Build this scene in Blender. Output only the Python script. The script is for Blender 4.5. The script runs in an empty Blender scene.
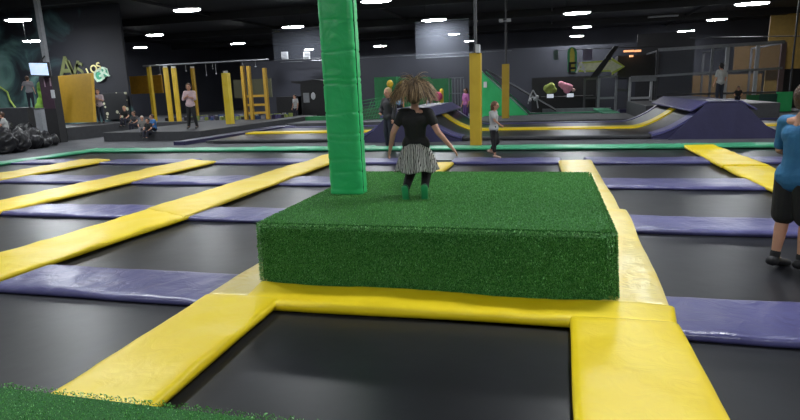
import bpy, bmesh, math, random
import numpy as np
from mathutils import Vector, Matrix, noise
random.seed(7)
H = 1.75                    # eye height in metres; world positions below are written in eye heights
scene = bpy.context.scene
col = scene.collection

# ------------------------------------------------------------------ camera
FPX, PITCH, ROLL, YAW = 570.5, 0.21018, -0.03526, -0.25951
def cam_axes():
    cy, sy = math.cos(YAW), math.sin(YAW)
    F = Vector((sy*math.cos(PITCH), cy*math.cos(PITCH), -math.sin(PITCH)))
    R = Vector((cy, -sy, 0)); U = R.cross(F)
    c, s = math.cos(ROLL), math.sin(ROLL)
    return F, c*R+s*U, -s*R+c*U
CF, CR, CU = cam_axes()
cd = bpy.data.cameras.new('camera'); cam = bpy.data.objects.new('camera', cd); col.objects.link(cam)
cd.sensor_width = 36; cd.lens = FPX/800*36; cd.clip_end = 300; cd.clip_start = .05
M = Matrix.Identity(4)
for i in range(3):
    M[i][0] = CR[i]; M[i][1] = CU[i]; M[i][2] = -CF[i]
M[2][3] = H
cam.matrix_world = M
scene.camera = cam
def ray(px, py): return CF + CR*((px-400)/FPX) + CU*((210-py)/FPX)
def G(px, py, z=0):         # ground point (eye heights) at height z
    d = ray(px, py); t = (1-z)/-d.z; return d.x*t, d.y*t
def T(px, py, Y):           # x, z on the upright plane at distance Y
    d = ray(px, py); t = Y/d.y; return d.x*t, 1+d.z*t

# ------------------------------------------------------------------ materials
def new_mat(name):
    m = bpy.data.materials.new(name); m.use_nodes = True
    nt = m.node_tree; b = nt.nodes['Principled BSDF']; return m, nt, b
def coords(nt, scale=1.0, kind='Object'):
    tc = nt.nodes.new('ShaderNodeTexCoord'); mp = nt.nodes.new('ShaderNodeMapping')
    nt.links.new(tc.outputs[kind], mp.inputs['Vector'])
    mp.inputs['Scale'].default_value = (scale, scale, scale) if not isinstance(scale, tuple) else scale
    return mp.outputs['Vector']
def nz(nt, vec, scale, detail=4, dist=0):
    n = nt.nodes.new('ShaderNodeTexNoise'); n.inputs['Scale'].default_value = scale; n.inputs['Detail'].default_value = detail
    n.inputs['Distortion'].default_value = dist; nt.links.new(vec, n.inputs['Vector']); return n.outputs['Fac']
def ramp(nt, fac, stops):
    r = nt.nodes.new('ShaderNodeValToRGB'); e = r.color_ramp.elements
    while len(e) < len(stops): e.new(.5)
    for k, (p, c) in enumerate(stops): e[k].position = p; e[k].color = (*c, 1)
    nt.links.new(fac, r.inputs['Fac']); return r.outputs['Color']
def bump(nt, b, fac, strength, dist=.02):
    n = nt.nodes.new('ShaderNodeBump'); n.inputs['Strength'].default_value = strength; n.inputs['Distance'].default_value = dist
    nt.links.new(fac, n.inputs['Height']); nt.links.new(n.outputs['Normal'], b.inputs['Normal'])
def plain(name, c, rough=.6, metal=0, var=.12, vscale=6, bmp=0, bscale=20, spec=.5, emit=0):
    m, nt, b = new_mat(name)
    v = coords(nt)
    c0 = tuple(x*(1-var) for x in c); c1 = tuple(min(1, x*(1+var)) for x in c)
    nt.links.new(ramp(nt, nz(nt, v, vscale), [(.3, c0), (.7, c1)]), b.inputs['Base Color'])
    b.inputs['Roughness'].default_value = rough; b.inputs['Metallic'].default_value = metal
    b.inputs['Specular IOR Level'].default_value = spec
    if bmp: bump(nt, b, nz(nt, v, bscale, 3), bmp)
    if emit:
        b.inputs['Emission Color'].default_value = (*c, 1); b.inputs['Emission Strength'].default_value = emit
    return m
def vinyl(name, c, rough=.33, crease=.25, pale=None, wear=.5):
    """padded vinyl: creases and a worn, paler patching"""
    m, nt, b = new_mat(name)
    v = coords(nt)
    pc = pale or tuple(min(1, x*1.12) for x in c)
    nt.links.new(ramp(nt, nz(nt, v, 1.3, 5, .6), [(.35, c), (wear+.2, pc)]), b.inputs['Base Color'])
    b.inputs['Roughness'].default_value = rough
    w = nt.nodes.new('ShaderNodeTexWave'); w.inputs['Scale'].default_value = .8; w.inputs['Distortion'].default_value = 9
    w.inputs['Detail'].default_value = 3; w.inputs['Detail Scale'].default_value = 1.6
    nt.links.new(v, w.inputs['Vector'])
    mx = nt.nodes.new('ShaderNodeMath'); mx.operation = 'MULTIPLY_ADD'
    nt.links.new(w.outputs['Fac'], mx.inputs[0]); mx.inputs[1].default_value = .35
    nt.links.new(nz(nt, v, 5, 4, 1.5), mx.inputs[2])
    bump(nt, b, mx.outputs[0], crease, .03)
    return m
yellow = vinyl('yellow_vinyl', (.86, .63, .006), .42, .16, (.88, .68, .018))
yellow_soft = vinyl('sun_yellow_vinyl', (.80, .58, .022), .42, .22, (.84, .65, .08))
yellow_pale = vinyl('worn_pale_yellow_vinyl', (.80, .60, .10), .34, .42, (.84, .70, .26), .42)
purple = vinyl('purple_vinyl', (.075, .072, .20), .34, .36, (.105, .102, .25))
purple_dk = vinyl('navy_vinyl', (.016, .014, .055), .5, .2, (.023, .020, .072))
purple_md = vinyl('dull_purple_vinyl', (.060, .055, .17), .4, .3, (.085, .08, .21))
green_v = vinyl('green_vinyl', (.03, .52, .15), .36, .35, (.05, .60, .20))
green_edge = vinyl('mint_vinyl', (.035, .30, .14), .4, .25, (.08, .40, .23))
green_dk = plain('green_board', (.012, .16, .05), .6)
mustard = vinyl('mustard_vinyl', (.52, .34, .02), .45, .15, (.60, .40, .03))
mustard_dk = plain('mustard_board', (.36, .21, .012), .6, var=.08)
brown_y = plain('ochre_panel', (.17, .105, .018), .7)
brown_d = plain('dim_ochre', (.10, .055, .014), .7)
black = plain('black_matte', (.012, .012, .014), .7)
dark = plain('charcoal', (.03, .031, .036), .7)
darkgrey = plain('dark_grey_paint', (.06, .062, .07), .6)
steel = plain('steel', (.20, .21, .23), .4, .6)
grey = plain('grey_panel', (.22, .23, .25), .6)
lgrey = plain('light_grey', (.5, .51, .54), .6)
white = plain('white', (.8, .8, .82), .6, var=.03)
def mat_tramp():
    m, nt, b = new_mat('trampoline_fabric'); v = coords(nt)
    nt.links.new(ramp(nt, nz(nt, v, .9, 4, .5), [(.3, (.010, .0105, .013)), (.7, (.020, .021, .026))]), b.inputs['Base Color'])
    b.inputs['Roughness'].default_value = .36; b.inputs['Specular IOR Level'].default_value = .36
    bump(nt, b, nz(nt, v, 1.6, 3), .10, .05)
    return m
mat_t = mat_tramp()
def mat_turf(name, base, tip):
    m, nt, b = new_mat(name); v = coords(nt)
    nt.links.new(ramp(nt, nz(nt, v, 90, 4), [(.3, base), (.7, tip)]), b.inputs['Base Color'])
    b.inputs['Roughness'].default_value = .7; b.inputs['Specular IOR Level'].default_value = .3
    bump(nt, b, nz(nt, v, 160, 3), .8, .01); return m
turf_m = mat_turf('turf_backing', (.016, .10, .018), (.032, .19, .035))
def attr_mat(name, rough=.5, spec=.4):
    m, nt, b = new_mat(name)
    a = nt.nodes.new('ShaderNodeAttribute'); a.attribute_name = 'tint'
    nt.links.new(a.outputs['Color'], b.inputs['Base Color']); b.inputs['Roughness'].default_value = rough
    b.inputs['Specular IOR Level'].default_value = spec; return m
blade_m = attr_mat('turf_fibre', .45)
hair_m = attr_mat('streaked_hair', .5)
def netting(name, c, cover):
    m, nt, b = new_mat(name)
    b.inputs['Base Color'].default_value = (*c, 1); b.inputs['Roughness'].default_value = .7
    b.inputs['Alpha'].default_value = cover; return m
net_m = netting('grey_netting', (.22, .24, .30), .12)
net_dark = netting('dark_netting', (.05, .05, .06), .45)
floor_m = plain('dark_carpet', (.075, .078, .088), .8, var=.15, vscale=2, bmp=.2, bscale=80)
def wall_mat(name, c, panel=True):
    m, nt, b = new_mat(name); v = coords(nt)
    w = nt.nodes.new('ShaderNodeTexNoise'); w.inputs['Scale'].default_value = .25; nt.links.new(v, w.inputs['Vector'])
    nt.links.new(ramp(nt, w.outputs['Fac'], [(.3, tuple(x*.8 for x in c)), (.7, tuple(x*1.2 for x in c))]), b.inputs['Base Color'])
    b.inputs['Roughness'].default_value = .7
    return m
wall_m = wall_mat('charcoal_wall', (.030, .032, .045))
ceil_m = wall_mat('black_ceiling', (.006, .006, .0075))
def smoke_wall():
    m, nt, b = new_mat('smoke_mural'); v = coords(nt)
    f = nz(nt, v, .42, 7, .9)
    sx = nt.nodes.new('ShaderNodeSeparateXYZ'); nt.links.new(v, sx.inputs[0])      # the painted smoke thins out towards one end; the colour darkens upwards
    m1 = nt.nodes.new('ShaderNodeMath'); m1.operation = 'MULTIPLY_ADD'; nt.links.new(sx.outputs['X'], m1.inputs[0]); m1.inputs[1].default_value = -.038; nt.links.new(f, m1.inputs[2])
    m2 = nt.nodes.new('ShaderNodeMath'); m2.operation = 'MULTIPLY_ADD'; nt.links.new(sx.outputs['Z'], m2.inputs[0]); m2.inputs[1].default_value = -.030; nt.links.new(m1.outputs[0], m2.inputs[2])
    nt.links.new(ramp(nt, m2.outputs[0], [(.27, (.009, .010, .016)), (.36, (.03, .06, .068)), (.47, (.11, .22, .20)), (.62, (.20, .34, .32))]), b.inputs['Base Color'])
    b.inputs['Roughness'].default_value = .75; return m
smoke_m = smoke_wall()
lamp_m = plain('lamp_diffuser', (1, .98, .95), .5, var=0); 
_b = lamp_m.node_tree.nodes['Principled BSDF']; _b.inputs['Emission Color'].default_value = (.93, .97, 1, 1); _b.inputs['Emission Strength'].default_value = 1
for l in list(lamp_m.node_tree.links):
    if l.to_socket.name == 'Base Color': lamp_m.node_tree.links.remove(l)
LAMP = 134
_b.inputs['Emission Strength'].default_value = LAMP

# ------------------------------------------------------------------ builders
def tag(o, label=None, cat=None, group=None, kind=None):
    if label: o['label'] = label
    if cat: o['category'] = cat
    if group: o['group'] = group
    if kind: o['kind'] = kind
    return o
def thing(name, label, cat, loc=(0, 0, 0), rz=0, group=None):
    o = bpy.data.objects.new(name, None); col.objects.link(o); o.location = Vector(loc); o.rotation_euler = (0, 0, rz)
    o.empty_display_size = .2
    return tag(o, label, cat, group)
def link_mesh(name, me, mat, parent=None, world=False, smooth=False, loc=None):
    me.materials.clear(); me.materials.append(mat)
    if smooth: me.polygons.foreach_set('use_smooth', [True]*len(me.polygons))
    o = bpy.data.objects.new(name, me); col.objects.link(o)
    if parent is not None:
        o.parent = parent
        if world:
            off = Vector((0, 0, 0)); p = parent; mw = Matrix.Identity(4)
            chain = []
            while p: chain.append(p); p = p.parent
            for p in reversed(chain): mw = mw @ Matrix.LocRotScale(p.location, p.rotation_euler, None)
            me.transform(mw.inverted())
    elif loc is not None: o.location = loc
    else:
        n = len(me.vertices)
        if n:
            a = np.empty(n*3); me.vertices.foreach_get('co', a); a = a.reshape(-1, 3)
            c = Vector(((a[:, 0].min()+a[:, 0].max())/2, (a[:, 1].min()+a[:, 1].max())/2, a[:, 2].min()))
            me.transform(Matrix.Translation(-c)); o.location = c
    return o
class MB:
    def __init__(s, k=H): s.bm = bmesh.new(); s.k = k
    def _v(s, p): return s.bm.verts.new(Vector(p)*s.k)
    def hexa(s, P, bev=0):   # 8 points: bottom 4 ccw, top 4 ccw
        v = [s._v(p) for p in P]
        fs = [s.bm.faces.new([v[i] for i in f]) for f in ((3, 2, 1, 0), (4, 5, 6, 7), (0, 1, 5, 4), (1, 2, 6, 5), (2, 3, 7, 6), (3, 0, 4, 7))]
        if bev:
            es = list({e for f in fs for e in f.edges})
            bmesh.ops.bevel(s.bm, geom=es, offset=bev, segments=2, affect='EDGES', profile=.6)
        return s
    def box(s, x0, x1, y0, y1, z0, z1, bev=0):
        return s.hexa([(x0, y0, z0), (x1, y0, z0), (x1, y1, z0), (x0, y1, z0), (x0, y0, z1), (x1, y0, z1), (x1, y1, z1), (x0, y1, z1)], bev)
    def cyl(s, p0, p1, r0, r1=None, n=10, rm=None):
        """tapered bar; radii in metres"""
        r1 = r0 if r1 is None else r1
        p0 = Vector(p0)*s.k; p1 = Vector(p1)*s.k; d = (p1-p0).normalized()
        a = d.orthogonal().normalized(); b = d.cross(a)
        A = []; B = []
        for i in range(n):
            t = 2*math.pi*i/n; o = a*math.cos(t)+b*math.sin(t)
            A.append(s.bm.verts.new(p0+o*r0)); B.append(s.bm.verts.new(p1+o*r1))
        for i in range(n): s.bm.faces.new((A[i], A[(i+1) % n], B[(i+1) % n], B[i]))
        s.bm.faces.new(A[::-1]); s.bm.faces.new(B); return s
    def tube(s, pts, r, n=8):
        for a, b in zip(pts[:-1], pts[1:]): s.cyl(a, b, r, r, n)
        return s
    def capsule(s, p0, p1, r0, r1=None, n=12, flat=1.0, ax=None):
        """rounded limb; points times k, radii in metres; flat squeezes it along ax"""
        r1 = r0 if r1 is None else r1
        p0 = Vector(p0)*s.k; p1 = Vector(p1)*s.k; d = p1-p0; L = d.length
        d = d/L if L > 1e-6 else Vector((0, 0, 1))
        if ax is not None:
            b = Vector(ax); b = (b-d*b.dot(d)).normalized(); a = b.cross(d)
        else: a = d.orthogonal().normalized(); b = d.cross(a)
        rings = []
        for k in range(1, 4): t = -math.pi/2+k*math.pi/8; rings.append((p0+d*r0*math.sin(t), r0*math.cos(t)))
        rings.append((p0, r0)); rings.append((p1, r1))
        for k in range(1, 4): t = k*math.pi/8; rings.append((p1+d*r1*math.sin(t), r1*math.cos(t)))
        V = []
        for c, r in rings: V.append([s.bm.verts.new(c+a*r*math.cos(2*math.pi*i/n)+b*r*flat*math.sin(2*math.pi*i/n)) for i in range(n)])
        e0 = s.bm.verts.new(p0-d*r0); e1 = s.bm.verts.new(p1+d*r1)
        for A, B in zip(V[:-1], V[1:]):
            for i in range(n): s.bm.faces.new((A[i], A[(i+1) % n], B[(i+1) % n], B[i]))
        for i in range(n):
            s.bm.faces.new((e0, V[0][(i+1) % n], V[0][i])); s.bm.faces.new((e1, V[-1][i], V[-1][(i+1) % n]))
        return s
    def ball(s, c, r, sc=(1, 1, 1), sub=2):
        g = bmesh.ops.create_icosphere(s.bm, subdivisions=sub, radius=1)
        for v in g['verts']: v.co = Vector(c)*s.k+Vector((v.co.x*r*sc[0], v.co.y*r*sc[1], v.co.z*r*sc[2]))
        return s
    def prism(s, poly, y0, y1):
        """outline in x,z extruded from y0 to y1"""
        A = [s._v((x, y0, z)) for x, z in poly]; B = [s._v((x, y1, z)) for x, z in poly]; n = len(poly)
        fs = [s.bm.faces.new(A), s.bm.faces.new(B[::-1])]
        for i in range(n): fs.append(s.bm.faces.new((A[(i+1) % n], A[i], B[i], B[(i+1) % n])))
        bmesh.ops.recalc_face_normals(s.bm, faces=fs)
        return s
    def mesh(s, name='m'):
        me = bpy.data.meshes.new(name); s.bm.to_mesh(me); s.bm.free(); return me
    def build(s, name, mat, parent=None, smooth=False, world=True, loc=None):
        return link_mesh(name, s.mesh(name), mat, parent, world, smooth, loc)
def evaluated(me, mods):
    o = bpy.data.objects.new('tmp', me); col.objects.link(o)
    for kind, kw in mods:
        md = o.modifiers.new('m', kind)
        for a, b in kw.items(): setattr(md, a, b)
    dg = bpy.context.evaluated_depsgraph_get(); dg.update()
    r = bpy.data.meshes.new_from_object(o.evaluated_get(dg))
    bpy.data.objects.remove(o); bpy.data.meshes.remove(me); return r
def blend(mb, voxel, smooth=4):
    return evaluated(mb.mesh(), [('REMESH', dict(mode='VOXEL', voxel_size=voxel)), ('SMOOTH', dict(factor=.6, iterations=smooth))])
def lettering(text, name, size, mat, parent, matrix, depth=.03):
    cu = bpy.data.curves.new(name, 'FONT'); cu.body = text; cu.size = size; cu.extrude = depth/2; cu.offset = size*.015
    cu.align_x = 'CENTER'; cu.align_y = 'CENTER'
    o = bpy.data.objects.new('tmp', cu); col.objects.link(o)
    dg = bpy.context.evaluated_depsgraph_get(); dg.update()
    me = bpy.data.meshes.new_from_object(o.evaluated_get(dg)); bpy.data.objects.remove(o)
    me.transform(matrix)
    return link_mesh(name, me, mat, parent, True)

# soft pad over four corners
def pad(name, c, mat, thick=.05, z=0.0, sag=.010, seed=0, edge=.05, label=None, cat=None, group=None, zf=None, seg=.07, wav=.02):
    """c: corner points (x,y) in eye heights, ccw from near-left; a stuffed vinyl slab"""
    P = [Vector((x*H, y*H, 0)) for x, y in c]
    lu = (P[1]-P[0]).length; lv = (P[3]-P[0]).length
    def axis(L):
        inner = max(2, int(L/seg)); e = edge/L
        a = [0, e*.12, e*.4, e]; b = [e+(1-2*e)*k/inner for k in range(1, inner)]
        return a+b+[1-x for x in reversed(a)]
    U = axis(lu); Vv = axis(lv)
    def prof(t, L):
        d = min(t, 1-t)*L
        return 1 if d >= edge else math.sqrt(max(0, 1-(1-d/edge)**2))
    bm = bmesh.new(); top = []; off = Vector((seed*3.7, seed*1.3, 0))
    for v in Vv:
        row = []
        for u in U:
            p = P[0]*(1-u)*(1-v)+P[1]*u*(1-v)+P[2]*u*v+P[3]*(1-u)*v
            q = p+off
            f = prof(u, lu)*prof(v, lv)
            n = noise.noise(q*1.1)*sag*1.6+noise.noise(q*3.3)*sag*.7+noise.noise(q*9)*sag*.25
            w = Vector((noise.noise(q*.8+Vector((9, 0, 0)))*wav, noise.noise(q*.8+Vector((0, 9, 0)))*wav, 0))
            zz = z*H+(zf(p) if zf else 0)
            row.append(bm.verts.new(p+w+Vector((0, 0, zz-thick*.5+thick*.5*f+n*f))))
        top.append(row)
    nu, nv = len(U), len(Vv)
    for j in range(nv-1):
        for i in range(nu-1): bm.faces.new((top[j][i], top[j][i+1], top[j+1][i+1], top[j+1][i]))
    ring = [top[0][i] for i in range(nu)]+[top[j][-1] for j in range(1, nv)]+[top[-1][i] for i in range(nu-2, -1, -1)]+[top[j][0] for j in range(nv-2, 0, -1)]
    low = [bm.verts.new(v.co-Vector((0, 0, thick*.5))) for v in ring]; m = len(ring)
    for i in range(m): bm.faces.new((ring[(i+1) % m], ring[i], low[i], low[(i+1) % m]))
    bm.faces.new(low[::-1])
    bmesh.ops.recalc_face_normals(bm, faces=bm.faces)
    me = bpy.data.meshes.new(name); bm.to_mesh(me); bm.free()
    return tag(link_mesh(name, me, mat, smooth=True), label, cat, group)
def rect(x0, x1, y0, y1): return [(x0, y0), (x1, y0), (x1, y1), (x0, y1)]

# ------------------------------------------------------------------ the hall
FZ = -.11/H
XL, XR, YB, YF, ZC = -22, 11.6, 36, -6, 4.0
def struct(name, mb, mat, smooth=False):
    o = mb.build(name, mat, smooth=smooth); o['kind'] = 'structure'; return o
struct('floor', MB().box(XL, XR, YF, YB, FZ-.1, FZ), floor_m)
struct('ceiling', MB().box(XL, XR, YF, YB, ZC, ZC+.1), ceil_m)
struct('wall_left', MB().box(XL-.1, XL, YF, YB, FZ-.1, ZC+.1), wall_m)
struct('wall_right', MB().box(XR, XR+.1, YF, YB, FZ-.1, ZC+.1), mustard_dk)
struct('wall_back', MB().box(XL, XR, YB, YB+.1, FZ-.1, ZC+.1), wall_m)
struct('wall_front', MB().box(XL, XR, YF-.1, YF, FZ-.1, ZC+.1), wall_m)
for k, y in enumerate((3.5, 9, 14.5, 20, 25.5, 31)):
    struct('trim_%d' % (k+1), MB().box(XL, XR, y-.06, y+.06, ZC-.28, ZC), black)
for k, x in enumerate((-18.6, -12.4, -6.2, 0, 6.2)):
    struct('trim_%d' % (k+7), MB().box(x-.04, x+.04, YF, YB, ZC-.12, ZC-.02), black)

# lamps: a regular grid of hanging high bay lamps
def make_lamp():
    r = thing('ceiling_lamp', '', 'lamp', group=None)
    for nm, mt, a, b, z0, z1 in (('housing', darkgrey, .62, .36, 0, .07), ('diffuser', lamp_m, .58, .32, -.03, 0)):  # oval outline and depth take in the lamp's bloom, put into the shape
        m = MB(1); m.cyl((0, 0, z0), (0, 0, z1), .9 if nm == 'diffuser' else 1, 1, 24)
        for v in m.bm.verts: v.co.x *= a; v.co.y *= b
        m.build(nm, mt, r, world=False)
    MB(1).cyl((-.45, 0, .07), (-.45, 0, 1.0), .006, n=6).build('hanger', black, r, world=False)
    MB(1).cyl((.45, 0, .07), (.45, 0, 1.0), .006, n=6).build('hanger', black, r, world=False)
    return r
proto_lamp = make_lamp(); first = True
def clone(root, loc, rz=0, label=None, group=None, sc=None):
    r = root.copy(); col.objects.link(r); r.location = loc; r.rotation_euler = (0, 0, rz)
    if sc: r.scale = (sc, sc, sc)
    if label: r['label'] = label
    if group: r['group'] = group
    for ch in list(root.children):
        c = ch.copy(); col.objects.link(c); c.parent = r
        for g in ch.children:
            d = g.copy(); col.objects.link(d); d.parent = c
    return r
# lamps seen in the photograph
SEEN = [((187, 10), 'bright oval lamp above the rope course', 1.25), ((18, 20), 'long bright lamp beside the top of the steel column', 1.3),
        ((155, 35), 'small lamp high over the rope course, topmost of a close pair', 1.1), ((140, 47.5), 'small lamp above the orange panel, lower of a close pair', 1.1),
        ((33, 41), 'tiny bright lamp partly hidden by the steel column', 1.0), ((238, 43.5), 'small oval lamp above the thick yellow post', 1.1),
        ((293, 27), 'bright lamp hanging above two pale wall vents', 1.3), ((309, 49.5), 'very small lamp hanging between two pale wall vents', .9),
        ((376, 1), 'bright lamp cut by the top edge, beside the tall green post', 1.3), ((434, 20), 'bright lamp shining over a lit grey net panel', 1.35),
        ((454, 34), 'tiny faint lamp over the lit grey net panel', .8), ((380, 46), 'small lamp just beside the tall green post', 1.1),
        ((470, 41), 'small lamp beside the top of the yellow padded post', .9), ((577, 13), 'long bright lamp above the arrow sign, topmost of three in line', 1.4),
        ((582, 27), 'lamp above the arrow sign, middle of three in line', 1.2), ((577, 36), 'faint small lamp above the arrow sign, lowest of three in line', 1.0),
        ((717, 19.5), 'middle sized oval lamp above the net cage', 1.2), ((686, 31), 'small oval lamp above the far corner of the net cage', 1.2),
        ((752, 3.5), 'long bright lamp near the top edge over the ochre wall', 1.6), ((651, 46.5), 'small faint lamp beside the orange glowing lights', 1.1)]
ZL = 3.4
used = []
for (px, py), lab, sc in SEEN:
    x, y = G(px, py, ZL)
    y = min(y, 35.2) if px != 33 else 14.6
    d = ray(px, py); k = y/d.y; z = 1+d.z*k; x = d.x*k
    used.append((x, y)); label = lab
    loc = (x*H, y*H, z*H)
    if first: proto_lamp.location = loc; proto_lamp['label'] = label; proto_lamp['category'] = 'lamp'; first = False; proto_lamp.scale = (sc,)*3
    else: clone(proto_lamp, loc, 0, label, sc=sc)
# the same lamps over the part of the hall around and behind the camera
for gx in (-15.5, -10, -4.5, 1, 6.5):
    for gy in (-1.2, 4.3, 9.7):
        if gy < 0 and gx < -12: continue
        clone(proto_lamp, (gx*H, gy*H, ZL*H), 0, 'ceiling lamp out of the picture, over the trampolines', 'lamps over the trampolines', sc=1.2)
x, y = G(663, 17, ZL)
MB().box(x-.55, x+.55, y-.1, y+.1, ZL, ZL+.05).build('unlit_lamp', grey).update_tag()
tag(bpy.data.objects['unlit_lamp'], 'unlit grey strip lamp on the dark ceiling', 'lamp')

# ------------------------------------------------------------------ trampoline court
COLS = [('D', -7.68, -7.02), ('C', -5.53, -4.98), ('B', -3.50, -2.99), ('T', -1.68, -1.26), ('S', .10, .52), ('E', 1.92, 2.39)]
ROWS = [('green', 9.79, 9.27), ('r1', 8.16, 7.66), ('r2', 6.40, 5.84), ('r3', 4.576, 4.11), ('r4', 2.80, 2.36), ('r5', 1.03, .60), ('r6', -.74, -1.2)]
CX = [(-9.25, -7.68, 'by the slanting green border'), (-7.02, -5.53, 'between the two yellow strips farthest from the turf block'), (-4.98, -3.50, 'between the second and third yellow strips from the turf block'),
      (-2.99, -1.68, 'beside the turf block, green post side'), (-1.26, .10, 'in the turf block column'), (.52, 1.92, 'on the side of the man in blue'), (2.39, 3.9, 'beyond the man in blue')]
CXN = ['outer end beside the side green border', 'between the two outermost yellow strips', 'between the middle yellow strips', 'just off the green post side of the turf block',
       'in line with the turf block', 'in front of or behind the man in blue', 'past the wide yellow strip by the man']
RY = [(7.66, 6.40, 'second row from the far green border'), (5.84, 4.576, 'third row from the far green border'), (4.11, 2.80, 'fourth row from the far green border'), (2.36, 1.03, 'front row before the turf block'), (.60, -.74, 'row under the camera')]
MZ = -.075/H
def mat_obj(x0, x1, y0, y1, label):
    g = .03
    m = MB(); bm = m.bm; nx = max(4, int((x1-x0)*8)); ny = max(4, int((y1-y0)*8)); V = []
    for j in range(ny+1):
        r = []
        for i in range(nx+1):
            u, v = i/nx, j/ny
            s = -.012/H*16*u*(1-u)*v*(1-v)
            r.append(m._v((x0-g+(x1-x0+2*g)*u, y0-g+(y1-y0+2*g)*v, MZ+s)))
        V.append(r)
    for j in range(ny):
        for i in range(nx): bm.faces.new((V[j][i], V[j][i+1], V[j+1][i+1], V[j+1][i]))
    geo = bmesh.ops.extrude_face_region(bm, geom=list(bm.faces))
    for v in geo['geom']:
        if isinstance(v, bmesh.types.BMVert): v.co.z -= .012
    bmesh.ops.recalc_face_normals(bm, faces=bm.faces)
    tag(m.build('trampoline_mat', mat_t, smooth=False), label, 'trampoline')
for ci, (x0, x1, _) in enumerate(CX):
    for ri, (y1, y0, rl) in enumerate(RY):
        if ri == 4: continue
        if ri == 2 and ci == 4: continue
        if ri == 3 and ci < 2: continue
        if ci == 6 and ri > 2: continue
        rn = ['second row from far green border', 'third row from far green border', 'fourth row from far green border', 'front row', 'row below the camera'][ri]
        cn = ['at its outer end', 'between the two outermost yellow strips', 'between the inner yellow strips', 'green post side of block', 'in line with turf block', 'blue shirted man side', 'past the wide yellow strip'][ci]
        mat_obj(x0, x1, y0, y1, 'black trampoline mat, %s, %s' % (rn, cn))
mat_obj(-9.25, 1.92, 8.16, 9.27, 'long black tumbling mat lying along the far green border')
mat_obj(2.39, 5.2, 7.9, 9.27, 'black trampoline mat by the green border past the wide yellow strip')
# purple cross pads
sd = 1
for ri, (rn, yt, yb) in enumerate(ROWS[1:]):
    for ci, (x0, x1, _) in enumerate(CX):
        if rn == 'r4' and ci in (4,): continue
        if rn == 'r3' and ci == 4: continue
        if rn in ('r2', 'r3', 'r4') and ci == 6: continue
        if rn in ('r4',) and ci < 2: continue
        if rn in ('r5', 'r6'): continue
        if rn == 'r3' and ci == 0: continue
        row = {'r1': 'farthest purple row', 'r2': 'second farthest purple row', 'r3': 'third purple row', 'r4': 'purple row level with block front', 'r5': 'purple row before the camera', 'r6': 'purple row behind the camera'}[rn]
        cn = ['at its outer end', 'between outermost yellow strips', 'between inner yellow strips', 'green post side of the block', 'behind the turf block', 'blue shirted man side', 'past the wide yellow strip'][ci]
        if rn in ('r5', 'r6') and ci == 4: cn = 'in line with the block'
        sd += 1
        pad('purple_pad', rect(x0-.06, x1+.06, yb, yt), purple, .055, -.008, .012, sd, .05, 'purple vinyl pad, %s, %s' % (row, cn), 'pad', wav=.03)
# yellow strips
def ypad(c, label, mat=yellow, z=0.012, **k):
    global sd; sd += 1
    pad('yellow_pad', c, mat, k.pop('thick', .06), z, k.pop('sag', .016), sd, .05, label, 'pad', wav=k.pop('wav', .03), **k)
ypad([(-7.0-.62, 5.0), (-6.98, 5.0), (-7.04, 7.92), (-7.70, 8.05)], 'pale yellow pad strip farthest from the turf block', yellow_soft)
ypad([(-5.50, 3.2), (-4.96, 3.2), (-4.93, 7.72), (-5.56, 7.98)], 'long yellow pad strip, second farthest from the turf block', yellow_soft)
ypad([(-3.62, 1.9), (-3.12, 1.9), (-2.95, 4.2), (-3.52, 4.42)], 'yellow pad strip crossing before the third purple row, overlapping the next one', yellow)
ypad([(-3.53, 4.33), (-2.96, 4.05), (-2.98, 8.15), (-3.42, 8.55)], 'yellow pad strip running back to meet the green post', yellow_soft, z=.02)
ypad([(-1.64, 1.02), (-1.24, 1.02), (-1.27, 2.44), (-1.69, 2.44)], 'broad yellow pad strip coming forward from the block corner to the near turf', yellow)
ypad([(-1.70, 2.44), (-1.42, 2.44), (-1.50, 4.6), (-1.70, 4.6)], 'pale yellow pad tucked against the green post side of the block', yellow_pale, z=.002, sag=.006)
ypad([(-1.66, 4.62), (-1.25, 4.62), (-1.25, 7.63), (-1.60, 7.63)], 'yellow pad strip behind the turf block beyond the jumping girl', yellow_soft, z=0)
ypad([(-1.46, 2.36), (.52, 2.41), (.56, 2.65), (-1.50, 2.65)], 'bright yellow pad along the foot of the turf block front', yellow, z=.012, thick=.08)
ypad([(.105, 1.02), (.555, 1.02), (.530, 2.44), (.09, 2.44)], 'bright yellow pad strip coming forward before the block near the purple pad', yellow)
ypad([(.24, 2.64), (.54, 2.64), (.60, 4.70), (.24, 4.70)], 'pale creased yellow pad beside the block, near the purple pad', yellow_pale, z=.012)
ypad([(.20, 4.6), (.56, 4.6), (.53, 7.70), (.12, 7.70)], 'pale yellow pad strip running from block rear corner to the purple row', yellow_pale)
ypad([(1.90, 2.0), (2.36, 2.0), (2.40, 7.2), (1.92, 7.2)], 'bright yellow pad strip passing behind the man in blue', yellow, sag=.02, wav=.06)
ypad([(1.90, 7.15), (2.40, 7.15), (2.38, 9.42), (1.95, 9.42)], 'bright yellow pad strip end touching the far green border', yellow, z=.02, sag=.02)
# green borders
sd += 1
pad('green_border_pad', rect(-8.95, -3.0, 9.36, 9.80), green_edge, .07, .01, .012, sd, .06, 'long green border pad behind the green post', 'pad', wav=.05)
pad('green_border_pad', rect(-3.0, 2.0, 9.32, 9.74), green_edge, .07, .01, .012, sd+1, .06, 'long green border pad behind the jumping girl', 'pad', wav=.05)
pad('green_border_pad', rect(2.0, 7.0, 9.36, 9.78), green_edge, .07, .01, .012, sd+2, .06, 'green border pad between the wide yellow strip and the man', 'pad', wav=.05)
pad('green_border_pad', [(-9.30, 4.0), (-8.98, 4.0), (-8.75, 9.4), (-9.05, 9.9)], green_edge, .07, .01, .012, sd+3, .06, 'green border pad running towards the black bean bags', 'pad', wav=.04)

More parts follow.
